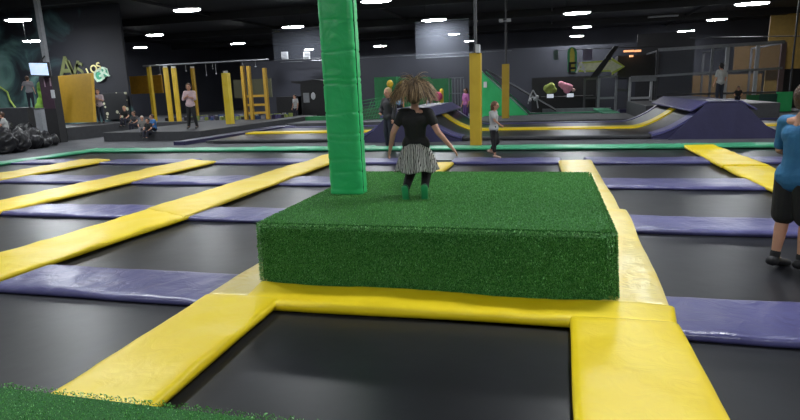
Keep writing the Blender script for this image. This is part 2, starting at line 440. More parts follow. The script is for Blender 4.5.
# ------------------------------------------------------------------ turf blocks
def turf_block(label, x0, x1, y0, y1, ztop, top_density, front_density, zb=-.01, name='turf_block'):
    r = thing(name, label, 'turf block', ((x0+x1)/2*H, (y0+y1)/2*H, zb*H))
    m = MB().box(x0, x1, y0, y1, zb, ztop)
    ve = [e for e in m.bm.edges if abs(e.verts[0].co.z-e.verts[1].co.z) > .1]
    bmesh.ops.bevel(m.bm, geom=ve, offset=.08, segments=5, affect='EDGES')
    te = [e for e in m.bm.edges if min(e.verts[0].co.z, e.verts[1].co.z) > ztop*H-.001]
    bmesh.ops.bevel(m.bm, geom=te, offset=.045, segments=4, affect='EDGES')
    xp = x0+.3
    def lean_in(co): return (xp*H+(co[0]-xp*H)*(1-.014*(co[2]/(ztop*H))), co[1], co[2])
    for v in m.bm.verts: v.co = lean_in(v.co)
    m.build('block_body', turf_m, r)
    rng = np.random.default_rng(5)
    def face(n, o, u, v, nrm, lmin, lmax, seed):
        o, u, v, nrm = (np.array(a, float) for a in (o, u, v, nrm))
        a = rng.random((n, 2)); p = o+u*a[:, :1]+v*a[:, 1:]
        th = rng.random(n)*2*np.pi; uu = u/np.linalg.norm(u); vv = v/np.linalg.norm(v)
        side = (np.cos(th)[:, None]*uu+np.sin(th)[:, None]*vv)
        le = (lmin+(lmax-lmin)*rng.random((n, 1)))*(.6 if y1 < 2 else 1); ph = rng.random(n)*2*np.pi
        lean = (np.cos(ph)[:, None]*uu+np.sin(ph)[:, None]*vv)*le*rng.random((n, 1))*.75
        if abs(nrm[2]) < .5: lean[:, 2] -= le[:, 0]*.35
        tip = p+nrm*le+lean
        w = (.0018+.0016*rng.random((n, 1)))*(1 if abs(nrm[2]) > .5 else 1.5)
        return np.stack([p-side*w, p+side*w, tip], 1)
    k = H; e = .014
    F = []
    ax, bx, ay, by, zt, zz = x0*k, x1*k, y0*k, y1*k, ztop*k, zb*k
    F.append(face(int((bx-ax)*(by-ay)*top_density), (ax+e, ay+e, zt-.002), (bx-ax-2*e, 0, 0), (0, by-ay-2*e, 0), (0, 0, 1), .008, .016, 1))
    hgt = zt-zz
    F.append(face(int((bx-ax)*hgt*front_density), (ax+e, ay+.002, zz), (bx-ax-2*e, 0, 0), (0, 0, hgt), (0, -1, 0), .010, .02, 2))
    F.append(face(int((bx-ax)*hgt*front_density*.5), (ax+e, by-.002, zz), (bx-ax-2*e, 0, 0), (0, 0, hgt), (0, 1, 0), .010, .02, 3))
    F.append(face(int((by-ay)*hgt*front_density*.6), (bx-.002, ay+e, zz), (0, by-ay-2*e, 0), (0, 0, hgt), (1, 0, 0), .010, .02, 4))
    F.append(face(int((by-ay)*hgt*front_density*.6), (ax+.002, ay+e, zz), (0, by-ay-2*e, 0), (0, 0, hgt), (-1, 0, 0), .010, .02, 5))
    A = np.concatenate(F); n = len(A)
    A[:, :, 0] = xp*H+(A[:, :, 0]-xp*H)*(1-.014*A[:, :, 2]/(ztop*H))
    me = bpy.data.meshes.new('turf_pile'); me.vertices.add(n*3); me.vertices.foreach_set('co', A.reshape(-1))
    me.loops.add(n*3); me.loops.foreach_set('vertex_index', np.arange(n*3, dtype=np.int32))
    me.polygons.add(n); me.polygons.foreach_set('loop_start', np.arange(0, n*3, 3, dtype=np.int32)); me.polygons.foreach_set('loop_total', np.full(n, 3, dtype=np.int32))
    me.update(calc_edges=True)
    at = me.color_attributes.new('tint', 'FLOAT_COLOR', 'POINT')
    t = rng.random(n)[:, None]**1.3
    c = np.array([.030, .165, .024])*(1-t)+np.array([.17, .50, .11])*t
    pale = rng.random(n) < .08; c[pale] = (.34, .72, .30)
    c = np.repeat(np.concatenate([c, np.ones((n, 1))], 1), 3, 0)
    at.data.foreach_set('color', c.reshape(-1).astype(np.float32))
    o = link_mesh('turf_pile', me, blade_m, r, True); o['kind'] = 'stuff'
    return r
BX0, BX1, BY0, BY1, BZ = -1.505, .325, 2.655, 4.52, .328
turf_block('large green turf covered block with the green post on it', BX0, BX1, BY0, BY1, BZ, 14000, 30000)
turf_block('corner of green turf block before the camera, cut by the frame', -3.6, .9, -.9, 1.005, .322, 14000, 9000)

# tall green padded post standing on the block
def post_green():
    r = thing('padded_post', 'tall green vinyl padded post standing on the turf block', 'post', (-1.21*H, 3.37*H, BZ*H))
    m = MB(1); bm = m.bm; (x0, y0), (x1, _), (_, y1) = G(331, 194.5, BZ), G(360.5, 195.5, BZ), G(367, 191.5, BZ); x0, x1, y0, y1 = x0*H, x1*H, y0*H, y1*H; z0 = BZ*H+.004; z1 = ZC*H-.02
    n = 420; R = []
    seams = [T(340, q, y0/H)[1]*H for q in (189, 172, 160, 141, 134, 113, 84, 78, 51, 20, -30, -90)]
    for k in range(n+1):
        z = z0+(z1-z0)*k/n; row = []
        lean = -.010*(z-z0)
        groove = lambda w: sum(math.exp(-((z+.009*math.sin(w*4+s*9)-s)/.008)**2) for s in seams)*.009
        for side in range(4):
            for q in range(12):
                t = q/12
                c = [(x0, y0), (x1, y0), (x1, y1), (x0, y1)]; a = c[side]; b = c[(side+1) % 4]
                x = a[0]+(b[0]-a[0])*t; y = a[1]+(b[1]-a[1])*t
                cx, cy = (x0+x1)/2, (y0+y1)/2
                e = min(t, 1-t); puff = .012*(1-math.exp(-e*9))-(.012 if e < .01 else 0)
                d = Vector((x-cx, y-cy, 0)).normalized()
                nn = abs(noise.noise(Vector((x*3+side, y*3, z*13+x*4))))*.006
                o = d*(puff-groove(side+t)-nn)
                row.append(bm.verts.new((x+o.x+lean, y+o.y, z)))
        R.append(row)
    for A, B in zip(R[:-1], R[1:]):
        for i in range(48): bm.faces.new((A[i], A[(i+1) % 48], B[(i+1) % 48], B[i]))
    bm.faces.new(R[0][::-1]); bm.faces.new(R[-1])
    m.build('pad_wrap', green_v, r, smooth=True)
    mb = MB(1)
    mb.hexa([(x1-.004, y0+.05, z0+.02), (x1+.012, y0+.05, z0+.02), (x1+.012, y0+.062, z0+.02), (x1-.004, y0+.062, z0+.02), (x1-.05, y0+.05, z1), (x1-.034, y0+.05, z1), (x1-.034, y0+.062, z1), (x1-.05, y0+.062, z1)])
    o = mb.build('lacing_seam', plain('seam_green', (.005, .10, .035), .6), r)
    MB(1).cyl(((x0+x1)/2, (y0+y1)/2, BZ*H+.02), ((x0+x1)/2, (y0+y1)/2, ZC*H), .06).build('steel_core', darkgrey, r)
    return r
post_green()

# ------------------------------------------------------------------ half pipe court behind the border
def strip_x(xs, zfun, y0, y1, th, mat, name, parent, label=None):
    m = MB(); A = []
    for x in xs:
        z = zfun(x); A.append([m._v((x, y0, z)), m._v((x, y1, z)), m._v((x, y1, z-th)), m._v((x, y0, z-th))])
    for a, b in zip(A[:-1], A[1:]):
        for i in range(4): m.bm.faces.new((a[i], b[i], b[(i+1) % 4], a[(i+1) % 4]))
    m.bm.faces.new(A[0]); m.bm.faces.new(A[-1][::-1]); bmesh.ops.recalc_face_normals(m.bm, faces=m.bm.faces)
    o = m.build(name, mat, parent, smooth=False)
    if label: o['label'] = label
    return o
RY0, RY1 = 11.2, 15.3
def valley(xa, xb, name_label, left=True, right=True):
    """curved wall trampoline between two ramps: base flat from xa to xb, rising .95 either side"""
    def zf(x):
        z = 0
        if x > xb and right: z = .43*((x-xb)/.9)**1.75
        if x < xa and left: z = .43*((xa-x)/.9)**1.75
        return z
    lo = xa-(.9 if left else 0); hi = xb+(.9 if right else 0); n = 60
    xs = [lo+(hi-lo)*k/n for k in range(n+1)]
    r = thing('curved_trampoline', name_label, 'trampoline', ((lo+hi)/2*H, RY0*H, FZ*H))
    strip_x(xs, lambda x: zf(x)+.0, RY0+.25, 13.05, .03, mat_t, 'mat', r)
    strip_x(xs, lambda x: zf(x)+.0, 13.4, RY1-.2, .03, mat_t, 'mat', r)
    strip_x(xs, lambda x: zf(x)+.035, 13.0, 13.46, .06, yellow, 'centre_strip', r, 'yellow pad strip curving up both ends')
    strip_x(xs, lambda x: zf(x)+.002, RY0+.05, RY0+.27, .04, dark, 'edge_cover', r)
    for ok, x0, x1 in ((right, xb+.12, hi), (left, lo, xa-.12)):
        if ok: strip_x([x0+(x1-x0)*q/20 for q in range(21)], lambda x: zf(x)+.02, RY0-.02, RY0+.42, .04, purple, 'flank_pad', r)
    strip_x(xs, lambda x: zf(x)+.02, RY1-.22, RY1, .05, purple_md, 'edge_pad', r)
    return zf
valley(-1.55, 1.68, 'curved wall trampoline with yellow centre strip between two purple ramps')
valley(-7.4, -4.05, 'curved trampoline with yellow strip behind the green post, beside the stage', left=False)
valley(3.9, 7.6, 'curved trampoline with yellow strip past the large navy ramp', left=False, right=False)
def ramp_block(cx, label):
    r = thing('padded_ramp', label, 'ramp', (cx*H, RY0*H, FZ*H))
    m = MB(); a, b, zt = .88, .285, .56
    m.hexa([(cx-a, RY0-.10, FZ), (cx+a, RY0-.10, FZ), (cx+a, RY0-.03, FZ), (cx-a, RY0-.03, FZ), (cx-b, RY0-.04, zt), (cx+b, RY0-.04, zt), (cx+b, RY0-.03, zt), (cx-b, RY0-.03, zt)], .01)
    m.build('front_panel', purple_dk, r)
    e = [(cx-1.25+.9*q/8, .43*(q/8)**1.75-.035) for q in range(1, 9)]
    out = [(e[0][0], FZ)]+e+[(cx-b, zt), (cx+b, zt)]+[(2*cx-x, z) for x, z in reversed(e)]+[(2*cx-e[0][0], FZ)]
    MB().prism(out[::-1], RY0-.02, RY1).build('body', purple_dk, r)
    for s in (-1, 1):
        m = MB(); P = []
        for dz in (0, .03):
            P += [(cx+s*(b+.24), RY0-.02, .415+dz), (cx+s*(b-.02), RY0-.02, .565+dz), (cx+s*(b-.02), RY1, .565+dz), (cx+s*(b+.24), RY1, .415+dz)]
        m.hexa(P, .015); bmesh.ops.recalc_face_normals(m.bm, faces=m.bm.faces)
        m.build('top_pad', purple_md, r)
    MB().box(cx-b, cx+b, RY0, RY1, .565, .585).build('deck_top', purple_dk, r)
ramp_block(2.93, 'large navy padded ramp block standing clear beyond the yellow strip')
ramp_block(-2.80, 'navy padded ramp block behind the jumping girl')

# deck behind the ramps, where a man stands
z_d = .365
tag(MB().box(2.3, T(771, 105, 16)[0], 15.4, 19.2, FZ, z_d, .02).build('raised_deck', darkgrey), 'grey raised deck behind the navy ramp, with a man on it', 'deck')
# low grey deck & green wall at far left-centre
tag(MB().box(-8.05, -3.2, 18.2, 18.6, FZ, .16, .01).build('low_wall', green_dk), 'low green padded wall before the black booth', 'low wall')
tag(MB().box(-7.8, -2.6, 16.2, 17.6, FZ, .06, .01).build('walkway', floor_m), 'grey walkway beyond the curved trampoline by the green post', 'walkway')
tag(MB().box(-2.0, 2.2, 15.5, 18.3, FZ, .05, .01).build('walkway', floor_m), 'grey walkway between curved trampoline and green slide', 'walkway')

# green slide and its runout
def slide():
    r = thing('green_slide', 'steep green slide ramp between the two yellow padded posts', 'slide', (-1.3*H, 18*H, FZ*H))
    Y = 18.4
    pts = [T(481, 72, Y), T(528, 114, Y)]
    x0, z0 = pts[0]; x1, z1 = pts[1]
    xs = T(478, 72, Y)[0]
    MB().prism([(xs-.1, FZ), (x1, FZ), (x1, .03), (x0, z0), (xs-.1, z0)], Y, Y+.12).build('side_panel', green_dk if False else green_v, r)
    def bar(a, b, dz, w, y0, y1, mat, nm):
        MB().prism([(a[0], a[1]), (b[0], b[1]), (b[0], b[1]+w), (a[0], a[1]+w)], y0, y1).build(nm, mat, r)
    bar((x0, z0), (x1, .03), 0, .05, Y-.02, Y+.2, green_edge, 'edge_pad')
    bar((x0, z0-.02), (x1, .01), 0, .02, Y+.2, Y+1.4, mat_t, 'slide_bed')
    bar((x0, z0), (x1, .03), 0, .05, Y+1.4, Y+1.6, green_edge, 'edge_pad')
    a = T(487, 71, Y+2.2); b = T(556, 113, Y+2.2)
    bar((a[0], a[1]), (b[0], .05), 0, .04, Y+1.65, Y+2.2, mat_t, 'slide_bed')
    bar((a[0], a[1]+.02), (b[0], .07), 0, .05, Y+2.2, Y+2.3, steel, 'rail')
    xe = 1.9
    MB().box(x1, xe, Y-.05, Y+.15, FZ, .035).build('runout_edge', green_edge, r)
    MB().box(x1, xe, Y+.15, Y+1.5, FZ, .0).build('runout_mat', mat_t, r)
    MB().box(x1, xe, Y+1.5, Y+1.65, FZ, .035).build('runout_edge', green_edge, r)
    MB().box(x1+.4, xe+.1, Y+2.4, Y+2.5, FZ, .12).build('rail', steel, r)
    MB().hexa([(xe-.35, Y-.1, .03), (xe+.12, Y-.1, .03), (xe-.05, Y+1.9, .08), (xe-.5, Y+1.9, .08), (xe-.35, Y-.1, .07), (xe+.12, Y-.1, .07), (xe-.05, Y+1.9, .12), (xe-.5, Y+1.9, .12)]).build('runout_cap', green_edge, r)
    x, z = T(485, 85, Y); MB().box(x-.04, x+.06, Y-.03, Y-.01, z-.08, z+.1).build('notice', white, r)
slide()
tag(MB().box(2.15, 4.4, 19.6, 20.0, FZ, .10, .01).build('purple_platform', purple_dk), 'low purple platform beside the mint slide cap', 'platform')

# yellow padded posts with thin steel columns above
def ypost(px, pyb, pyt, Y, w, label, mat=mustard, z0=FZ, d=.18):
    x, _ = T(px, pyb, Y); _, zt = T(px, pyt, Y)
    r = thing('padded_post', label, 'post', (x*H, Y*H, z0*H))
    MB().box(x-w/2, x+w/2, Y, Y+d, z0, zt, .012).build('pad_wrap', mat, r)
    MB().cyl((x, Y+d/2, zt), (x, Y+d/2, ZC), .05 if w > .15 else .04).build('steel_core', darkgrey, r)
    return x, zt
x, zt = ypost(475.5, 142, 53, 10.35, .20, 'tall yellow padded post before the green slide')
MB().box(x-.02, x+.02, 10.33, 10.36, zt+.02, zt+.12)
x, zt = ypost(505.3, 119, 64, 16.8, .20, 'slimmer yellow padded post on the far green slide')
for s in (-1, 1):
    pass
xx, zz = T(505, 21, 16.8)
o = MB().box(xx-.16, xx-.05, 16.7, 16.8, zz-.03, zz+.05).box(xx+.05, xx+.16, 16.7, 16.8, zz-.03, zz+.05).box(xx-.1, xx+.1, 16.78, 16.82, zz-.01, zz+.01).build('spotlight_pair', lgrey)
tag(o, 'pair of small pale spotlights on the thin column', 'spotlight')
xx, zz = T(477, 49, 10.2)
tag(MB().box(xx-.035, xx+.035, 10.25, 10.4, zz-.06, zz+.08, .01).build('sensor_box', lgrey), 'small pale box fixed above the tall yellow post', 'box')

# ------------------------------------------------------------------ stages on the other side
Z1 = .16
tag(MB().box(-10.9, -8.12, 12.15, 16.75, FZ, Z1, .01).build('raised_stage', dark), 'dark low stage with the standing woman in pink', 'stage')
tag(MB().box(-13.0, -8.12, 16.75, 19.4, FZ, Z1, .01).build('raised_stage', dark), 'dark low stage under the yellow rope course posts', 'stage')
tag(MB().box(-14.25, -12.45, 12.6, 15.6, FZ, .27, .01).build('raised_stage', dark), 'higher dark stage under the leaning yellow board', 'stage')
tag(MB().hexa([(-8.05, 11.0, FZ), (-7.75, 11.0, FZ), (-7.45, 16.1, FZ), (-8.05, 16.1, FZ), (-8.05, 11.0, .02), (-7.75, 11.0, .02), (-7.45, 16.1, .02), (-8.05, 16.1, .02)]).build('purple_pad', purple_dk), 'flat narrow purple pad along the edge of the low stage', 'pad')

# column with screen and posters
YC = 12.1
r = thing('steel_column', 'dark steel column rising to the ceiling behind the screen', 'column', (-12.3*H, YC*H, FZ*H))
x, _ = T(47, 75, YC)
MB().box(x-.06, x+.05, YC, YC+.1, FZ, ZC).build('column_shaft', grey, r)
a = T(41, 90, YC-.1)[0]; b = T(53, 90, YC-.1)[0]
MB().box(a, b, YC-.1, YC+.12, FZ, T(50, 76, YC-.1)[1], .01).build('column_wrap', black, r)
wrap_m = plain('maroon_wrap', (.035, .012, .028), .6)
MB().box(a+.01, b+.0, YC-.12, YC-.1, .8, T(50, 77, YC-.1)[1]).build('upper_wrap', wrap_m, r)
def poster(p0, p1, Y, mat, label, name='poster'):
    (x0, z1), (x1, z0) = T(*p0, Y), T(*p1, Y)
    return tag(MB().box(x0, x1, Y-.02, Y, z0, z1).build(name, mat), label, 'poster')
pink_m = plain('pink_grey_paper', (.32, .22, .28), .6)
poster((44, 79), (45.8, 87), YC-.122, pink_m, 'narrow pink notice on the column, under the screen')
poster((49.5, 78), (51.5, 86), YC-.122, pink_m, 'narrow pink notice on the column, nearer the yellow board')
poster((51, 90), (55.5, 98), YC-.122, lgrey, 'white sheet notice low on the column')
tvr = thing('hanging_screen', 'pale glowing screen hung on the steel column', 'screen', (T(39, 68, 11.8)[0]*H, 11.8*H, T(39, 75, 11.8)[1]*H))
(a0, b0), (a1, b1), (a2, b2), (a3, b3) = T(29.3, 63, 11.8), T(46.8, 63.3, 11.8), T(49, 75.3, 11.8), T(31.8, 74.8, 11.8)
MB().prism([(a3-.02, b3-.03), (a2+.02, b2-.03), (a1+.02, b1+.03), (a0-.02, b0+.03)], 11.8, 11.86).build('bezel', black, tvr)
scr = plain('screen_glow', (.50, .62, .86), .3, var=.25, vscale=1.5); bb = scr.node_tree.nodes['Principled BSDF']
scr.node_tree.links.new(bb.inputs['Base Color'].links[0].from_socket, bb.inputs['Emission Color']); bb.inputs['Emission Strength'].default_value = .9
MB().prism([(a3, b3), (a2, b2), (a1, b1), (a0, b0)], 11.78, 11.8).build('display', scr, tvr)
MB().cyl(((a0+a1)/2, 11.85, b0), (x, YC+.05, b0+.2), .03).build('bracket', black, tvr)

# leaning yellow board on the higher stage
(bx0, bz1), (bx1, _), (cx0, cz0), (cx1, _) = T(53, 76.5, 14.6), T(91, 75, 14.6), T(61, 123, 14.3), T(93.5, 121, 14.3)
o = MB().hexa([(cx0, 14.3, cz0), (cx1, 14.3, cz0), (cx1, 14.42, cz0), (cx0, 14.42, cz0), (bx0, 14.6, bz1), (bx1, 14.6, bz1+.05), (bx1, 14.72, bz1+.05), (bx0, 14.72, bz1)], .01).build('yellow_board', plain('golden_board', (.50, .29, .010), .5, var=.06))
tag(o, 'big yellow padded board standing on the higher stage', 'board')

# orange panel, climbing wall, mural pieces
def board(name, p0, p1, Y, mat, label, cat, th=.06, base=None):
    (x0, z1), (x1, z0) = T(*p0, Y), T(*p1, Y)
    if base is not None: z0 = base
    return tag(MB().box(x0, x1, Y, Y+th, z0, z1, .006).build(name, mat), label, cat)
board('orange_panel', (128, 76.5), (163, 93), 19.5, plain('orange_board', (.42, .20, .012), .6), 'plain orange panel hung behind the first yellow rope posts', 'panel')
def spots(name, base, sp, scale, th):
    m, nt, b = new_mat(name); v = coords(nt)
    w = nt.nodes.new('ShaderNodeTexVoronoi'); w.inputs['Scale'].default_value = scale; nt.links.new(v, w.inputs['Vector'])
    nt.links.new(ramp(nt, w.outputs['Distance'], [(0, sp), (th, sp), (th+.02, base), (1, base)]), b.inputs['Base Color'])
    return m
board('climbing_wall', (101, 93), (129, 119), 16.4, spots('climbing_holds', (.012, .013, .015), (.50, .48, .34), 2.6, .24), 'black climbing wall speckled with pale holds', 'climbing wall')
board('mural_panel', (233, 80), (272, 97), 21.5, wall_mat('faded_mural', (.09, .09, .05)), 'faded yellow grey mural panel behind the ladder posts', 'mural')
YW = 16.55
def xz_matrix(x, z, Y, rot=0): return Matrix.Translation((x*H, Y*H, z*H)) @ Matrix.Rotation(-rot, 4, 'Y') @ Matrix.Rotation(math.pi/2, 4, 'X')
ol = plain('olive_paint', (.11, .125, .045), .7); gp = plain('jade_paint', (.05, .30, .17), .7); mint = plain('pale_mint_paint', (.45, .60, .48), .7)
r = thing('graffiti_lettering', 'tall olive graffiti letters above the yellow board', 'graffiti', (T(72, 70, YW)[0]*H, YW*H, T(72, 76, YW)[1]*H))
x, z = T(66.5, 69, YW); lettering('A', 'letter', 1.83, ol, r, xz_matrix(x, z, YW))
x, z = T(73.5, 70, YW); lettering('V', 'letter', 1.41, ol, r, xz_matrix(x, z, YW, -.1))
x, z = T(80, 71, YW); lettering('S', 'letter', 1.24, ol, r, xz_matrix(x, z, YW))
r = thing('graffiti_lettering', 'jade green graffiti blob with pale outline and small word', 'graffiti', (T(99, 75, YW)[0]*H, YW*H, T(99, 80, YW)[1]*H))
blob = [(94.5, 72), (97, 71), (99, 72.5), (101, 68.5), (104, 67), (107, 68.5), (108, 72), (109, 75.5), (106, 77), (103, 78), (100, 81.5), (97, 82), (95, 79), (94, 75)]
cxb, cyb = 101, 75
MB().prism([T(*q, YW) for q in blob][::-1], YW, YW+.02).build('outline', mint, r)
MB().prism([T(cxb+(q[0]-cxb)*.86, cyb+(q[1]-cyb)*.84, YW-.02) for q in blob][::-1], YW-.02, YW).build('fill', gp, r)
x, z = T(98.3, 76.5, YW-.05); lettering('G', 'letter', 0.95, mint, r, xz_matrix(x, z, YW-.04, .35))
x, z = T(104, 73, YW-.05); lettering('R', 'letter', 0.95, mint, r, xz_matrix(x, z, YW-.04, .35))
x, z = T(93.5, 69.3, YW-.05); lettering('LOS', 'small_word', 0.62, plain('pale_yellow_paint', (.6, .55, .25), .7), r, xz_matrix(x, z, YW-.04, .35))
struct('wall_inner', MB().box(XL, T(128, 90, YW)[0], YW+.035, YW+.135, FZ, ZC), smoke_m)
# lightning painted as a raised neon line on the mural
r = [T(*q, YW-.1) for q in [(-6, 84), (0, 88), (6, 92), (8.5, 100), (12, 105), (17, 111), (20, 118)]]
m = MB(); m.tube([(a, YW-.05, b) for a, b in r], .05)
lit = plain('lime_paint', (.45, .60, .12), .5)
tag(m.build('lightning_line', lit), 'lime green lightning line on the smoky mural wall', 'mural line')

# rope course
r = None
def slim(pb, pt, Y, w, label, mat=mustard, extra=None):
    (xb, zb), (xt, zt) = T(*pb, Y), T(*pt, Y)
    g = thing('rope_course_post', label, 'post', (xb*H, Y*H, Z1*H))
    xt = xb
    MB().box(xb-w/2, xb+w/2, Y, Y+w, Z1, zt, .012).build('pad_wrap', mat, g)
    MB().cyl((xb, Y+w/2, zt), (xb, Y+w/2, zt+.06), .12).build('cap', lgrey, g)
    return xb, zt
p = []
p.append(slim((153.5, 115), (146, 67), 17.5, .115, 'slim yellow rope post in front of the orange panel'))
p.append(slim((170, 118), (165, 67.5), 17.0, .12, 'yellow rope post beside the orange panel, first of a close pair'))
p.append(slim((178, 118), (173.5, 68), 17.0, .12, 'yellow rope post, second of a close pair, nearer the woman'))
p.append(slim((196, 112), (191.5, 68), 18.5, .11, 'mustard rope post behind the woman in pink', mustard_dk))
slim((228.5, 121), (223.3, 73), 14.8, .18, 'thick bright yellow post standing alone beside the woman in pink', yellow_soft)
lad = thing('rope_course_ladder', 'mustard ladder frame of three posts with rungs', 'ladder frame', (T(255, 119, 17)[0]*H, 17*H, Z1*H))
lp = []
for (pb, pt) in (((246, 119), (239.5, 66)), ((252, 119), (248, 66)), ((267.5, 119), (263, 68))):
    xb, _ = T(*pb, 17); _, zt = T(*pt, 17); lp.append((xb, zt))
    MB().box(xb-.05, xb+.05, 17, 17.12, Z1, zt, .01).build('post', mustard_dk, lad)
for py in (96, 105, 113):
    _, z = T(255, py, 17); MB().box(lp[0][0], lp[2][0], 17.05, 17.12, z-.035, z+.035).build('rung', mustard_dk, lad)
tag(MB().cyl((p[0][0]-.1, 17.4, p[0][1]+.03), (lp[2][0]+.1, 17.2, p[0][1]+.03), .05).build('overhead_rail', steel), 'long grey rail joining the tops of the rope posts', 'rail')
k = 0
for px in (160, 186, 206, 213, 216, 243, 256):
    x, _ = T(px, 70, 17.3); z = p[0][1]; L = random.uniform(.15, .5)
    tag(MB().cyl((x, 17.3, z), (x, 17.3, z-L), .012, n=6).ball((x, 17.3, z-L), .05, sub=1).build('hanging_rope', steel), 'short grey rope hanging from the overhead rail', 'rope', 'ropes under the overhead rail')
# foam pieces along the foot of the rope course
fm = [plain('foam_'+n, c, .8) for n, c in (('black', (.02, .02, .025)), ('grey', (.18, .18, .2)), ('olive', (.16, .20, .04)), ('blue', (.03, .06, .16)), ('purple', (.05, .04, .12)))]
for i in range(132):
    y = 17.35+.3*(i//22)+random.uniform(-.02, .02); x = -12.85+.195*(i % 22)+random.uniform(-.01, .01); s = random.uniform(.045, .068)
    m = MB(); m.box(-s, s, -s, s, 0, 2*s, .01)
    o = m.build('foam_block', random.choice(fm), loc=(x*H, y*H, (Z1+.0)*H)); o.rotation_euler = (0, 0, random.random()*3)
    tag(o, 'small dark foam block lying at the foot of the rope course', 'foam block', 'foam blocks under the rope course')

# far dark booth and wall vents
def vent(px, py, lab):
    x, z = T(px, py, 21.8)
    r = thing('wall_vent', lab, 'vent', (x*H, 21.8*H, (z-.13)*H))
    MB().box(x-.14, x+.14, 21.8, 21.86, z-.14, z+.14, .01).build('vent_frame', lgrey, r)
    m = MB()
    for k in range(5): m.box(x-.11, x+.11, 21.78, 21.8, z-.11+k*.05, z-.09+k*.05)
    m.build('slats', grey, r)
vent(284.5, 55.5, 'pale square wall vent, the one nearer the ladder posts'); vent(306.5, 55.5, 'pale square wall vent, the one nearer the tall green post')
Y = 20.2
bo = thing('photo_booth', 'black booth with arched hood and pale notice', 'booth', (T(311, 110, Y)[0]*H, Y*H, FZ*H))
a, zt = T(300, 82, Y); b, _ = T(327, 82, Y)
arch = [(a, FZ), (b, FZ), (b, zt-.15), (b-.08, zt), ((a+b)/2, zt+.08), (a+.08, zt+.02), (a-.35, zt+.04), (a-.35, zt-.02), (a, zt-.08)]
MB().prism(arch, Y, Y+1).build('cabinet', black, bo)
(a, z1), (b, z0) = T(303, 93, Y-.03), T(309.5, 102.5, Y-.03); MB().box(a, b, Y-.03, Y, z0, z1).build('notice', grey, bo)
x, z = T(313, 96, Y-.05); MB().ball((x, Y-.03, z), .16, (1, .3, 1.5)).build('side_lamp', lgrey, bo)
board('dark_console', (276, 97), (298, 113), 20.4, black, 'low black console beside the arched booth', 'console', .8, base=FZ)
struct('wall_middle', MB().box(-12.9, 3.0, 22.8, 22.9, FZ, 2.32), wall_m)
MB().tube([(-10.6, 21.9, 2.20), (-1.4, 21.9, 2.20)], .016).build('cable_rail', steel)
tag(bpy.data.objects['cable_rail'], 'long pale pipe running level along the top of the dark middle wall', 'rail')

# lit net panel under the lamp
def net(name, p0, p1, Y, mat, label):
    (x0, z1), (x1, z0) = T(*p0, Y), T(*p1, Y)
    r = thing(name, label, 'net', ((x0+x1)/2*H, Y*H, z0*H))
    MB().box(x0, x1, Y, Y+.006, z0, z1).build('netting', mat, r)
    MB().cyl((x0, Y, z1), (x1, Y, z1), .02).build('edge_rope', steel, r)
    MB().cyl((x0, Y, z0), (x1, Y, z0), .02).build('edge_rope', steel, r)
net('hanging_net', (415, 22), (469, 56), 22.3, net_m, 'grey net panel lit by the lamp above the jumping girl')
net('hanging_net', (272, 30), (322, 58), 22.3, net_m, 'grey net panel lit by the lamp above the wall vents')

# green booths and things between post and girl
board('green_booth', (374, 77.5), (397, 104), 20.4, green_dk, 'green padded booth wall beside the tall green post', 'booth', .6, base=FZ)
board('green_booth', (399, 78), (428, 100), 20.6, green_dk, 'green padded booth wall behind the jumping girl hair', 'booth', .6, base=FZ)
board('green_booth', (430, 79), (449, 104), 20.2, green_dk, 'green padded booth wall with the slim yellow post before it', 'booth', .6, base=FZ)
def yball(px, py, s, lab):
    x, z = T(px, py, 18.8)
    r = thing('yellow_bollard', lab, 'bollard', (x*H, 18.8*H, FZ*H))
    MB().cyl((x, 18.8, FZ), (x, 18.8, z-.05), .10).build('bollard_stem', mustard_dk, r)
    MB().ball((x, 18.8, z), s, (1, 1, 1.2)).build('bollard_head', mustard, r, smooth=True)
yball(390, 84, .20, 'yellow topped bollard behind the woman in the black jacket'); yball(402, 84.5, .17, 'yellow topped bollard by the blue shirted visitor'); yball(413, 84.5, .16, 'yellow topped bollard above the jumping girl hair')
x, z = T(441.5, 90, 16.5); tag(MB().capsule((x, 16.5, FZ), (x, 16.5, z-.02), .10).build('slim_yellow_post', yellow_soft, smooth=True), 'slim bright yellow round post behind the purple ramp', 'post')
# climbing net (ropes) between the post and the woman in black
Y = 17; (a, zt), (b, z0) = T(361, 101, Y), T(384, 126, Y)
m = MB()
for i in range(9):
    t = i/8; m.cyl((a+(b-a)*t, Y, z0), (a+(b-a)*t+.25, Y+.3, zt), .015, n=6); m.cyl((a, Y, z0+(zt-z0)*t), (b+.2, Y+.1, z0+(zt-z0)*t+.12), .015, n=6)
tag(m.build('climbing_net', green_dk), 'dark green rope climbing net beside the green post', 'net')
board('green_mat_wall', (361, 108), (388, 127), 17.6, wall_mat('dull_green', (.03, .08, .04)), 'dull green padded wall behind the climbing net', 'padded wall', base=FZ)
# dark frame rack
Y = 18.2; m = MB()
(a, zt), (b, z0) = T(449, 78, Y), T(464, 106, Y)
for i in range(6): x = a+(b-a)*i/5; m.cyl((x, Y, FZ), (x, Y, zt-.05*(i % 2)), .025, n=6)
m.cyl((a, Y, zt), (b, Y, zt), .025, n=6).cyl((a, Y, z0+.4), (b, Y, z0+.4), .02, n=6)
tag(m.build('steel_rack', steel), 'thin grey steel rack of upright bars before the yellow post', 'rack')

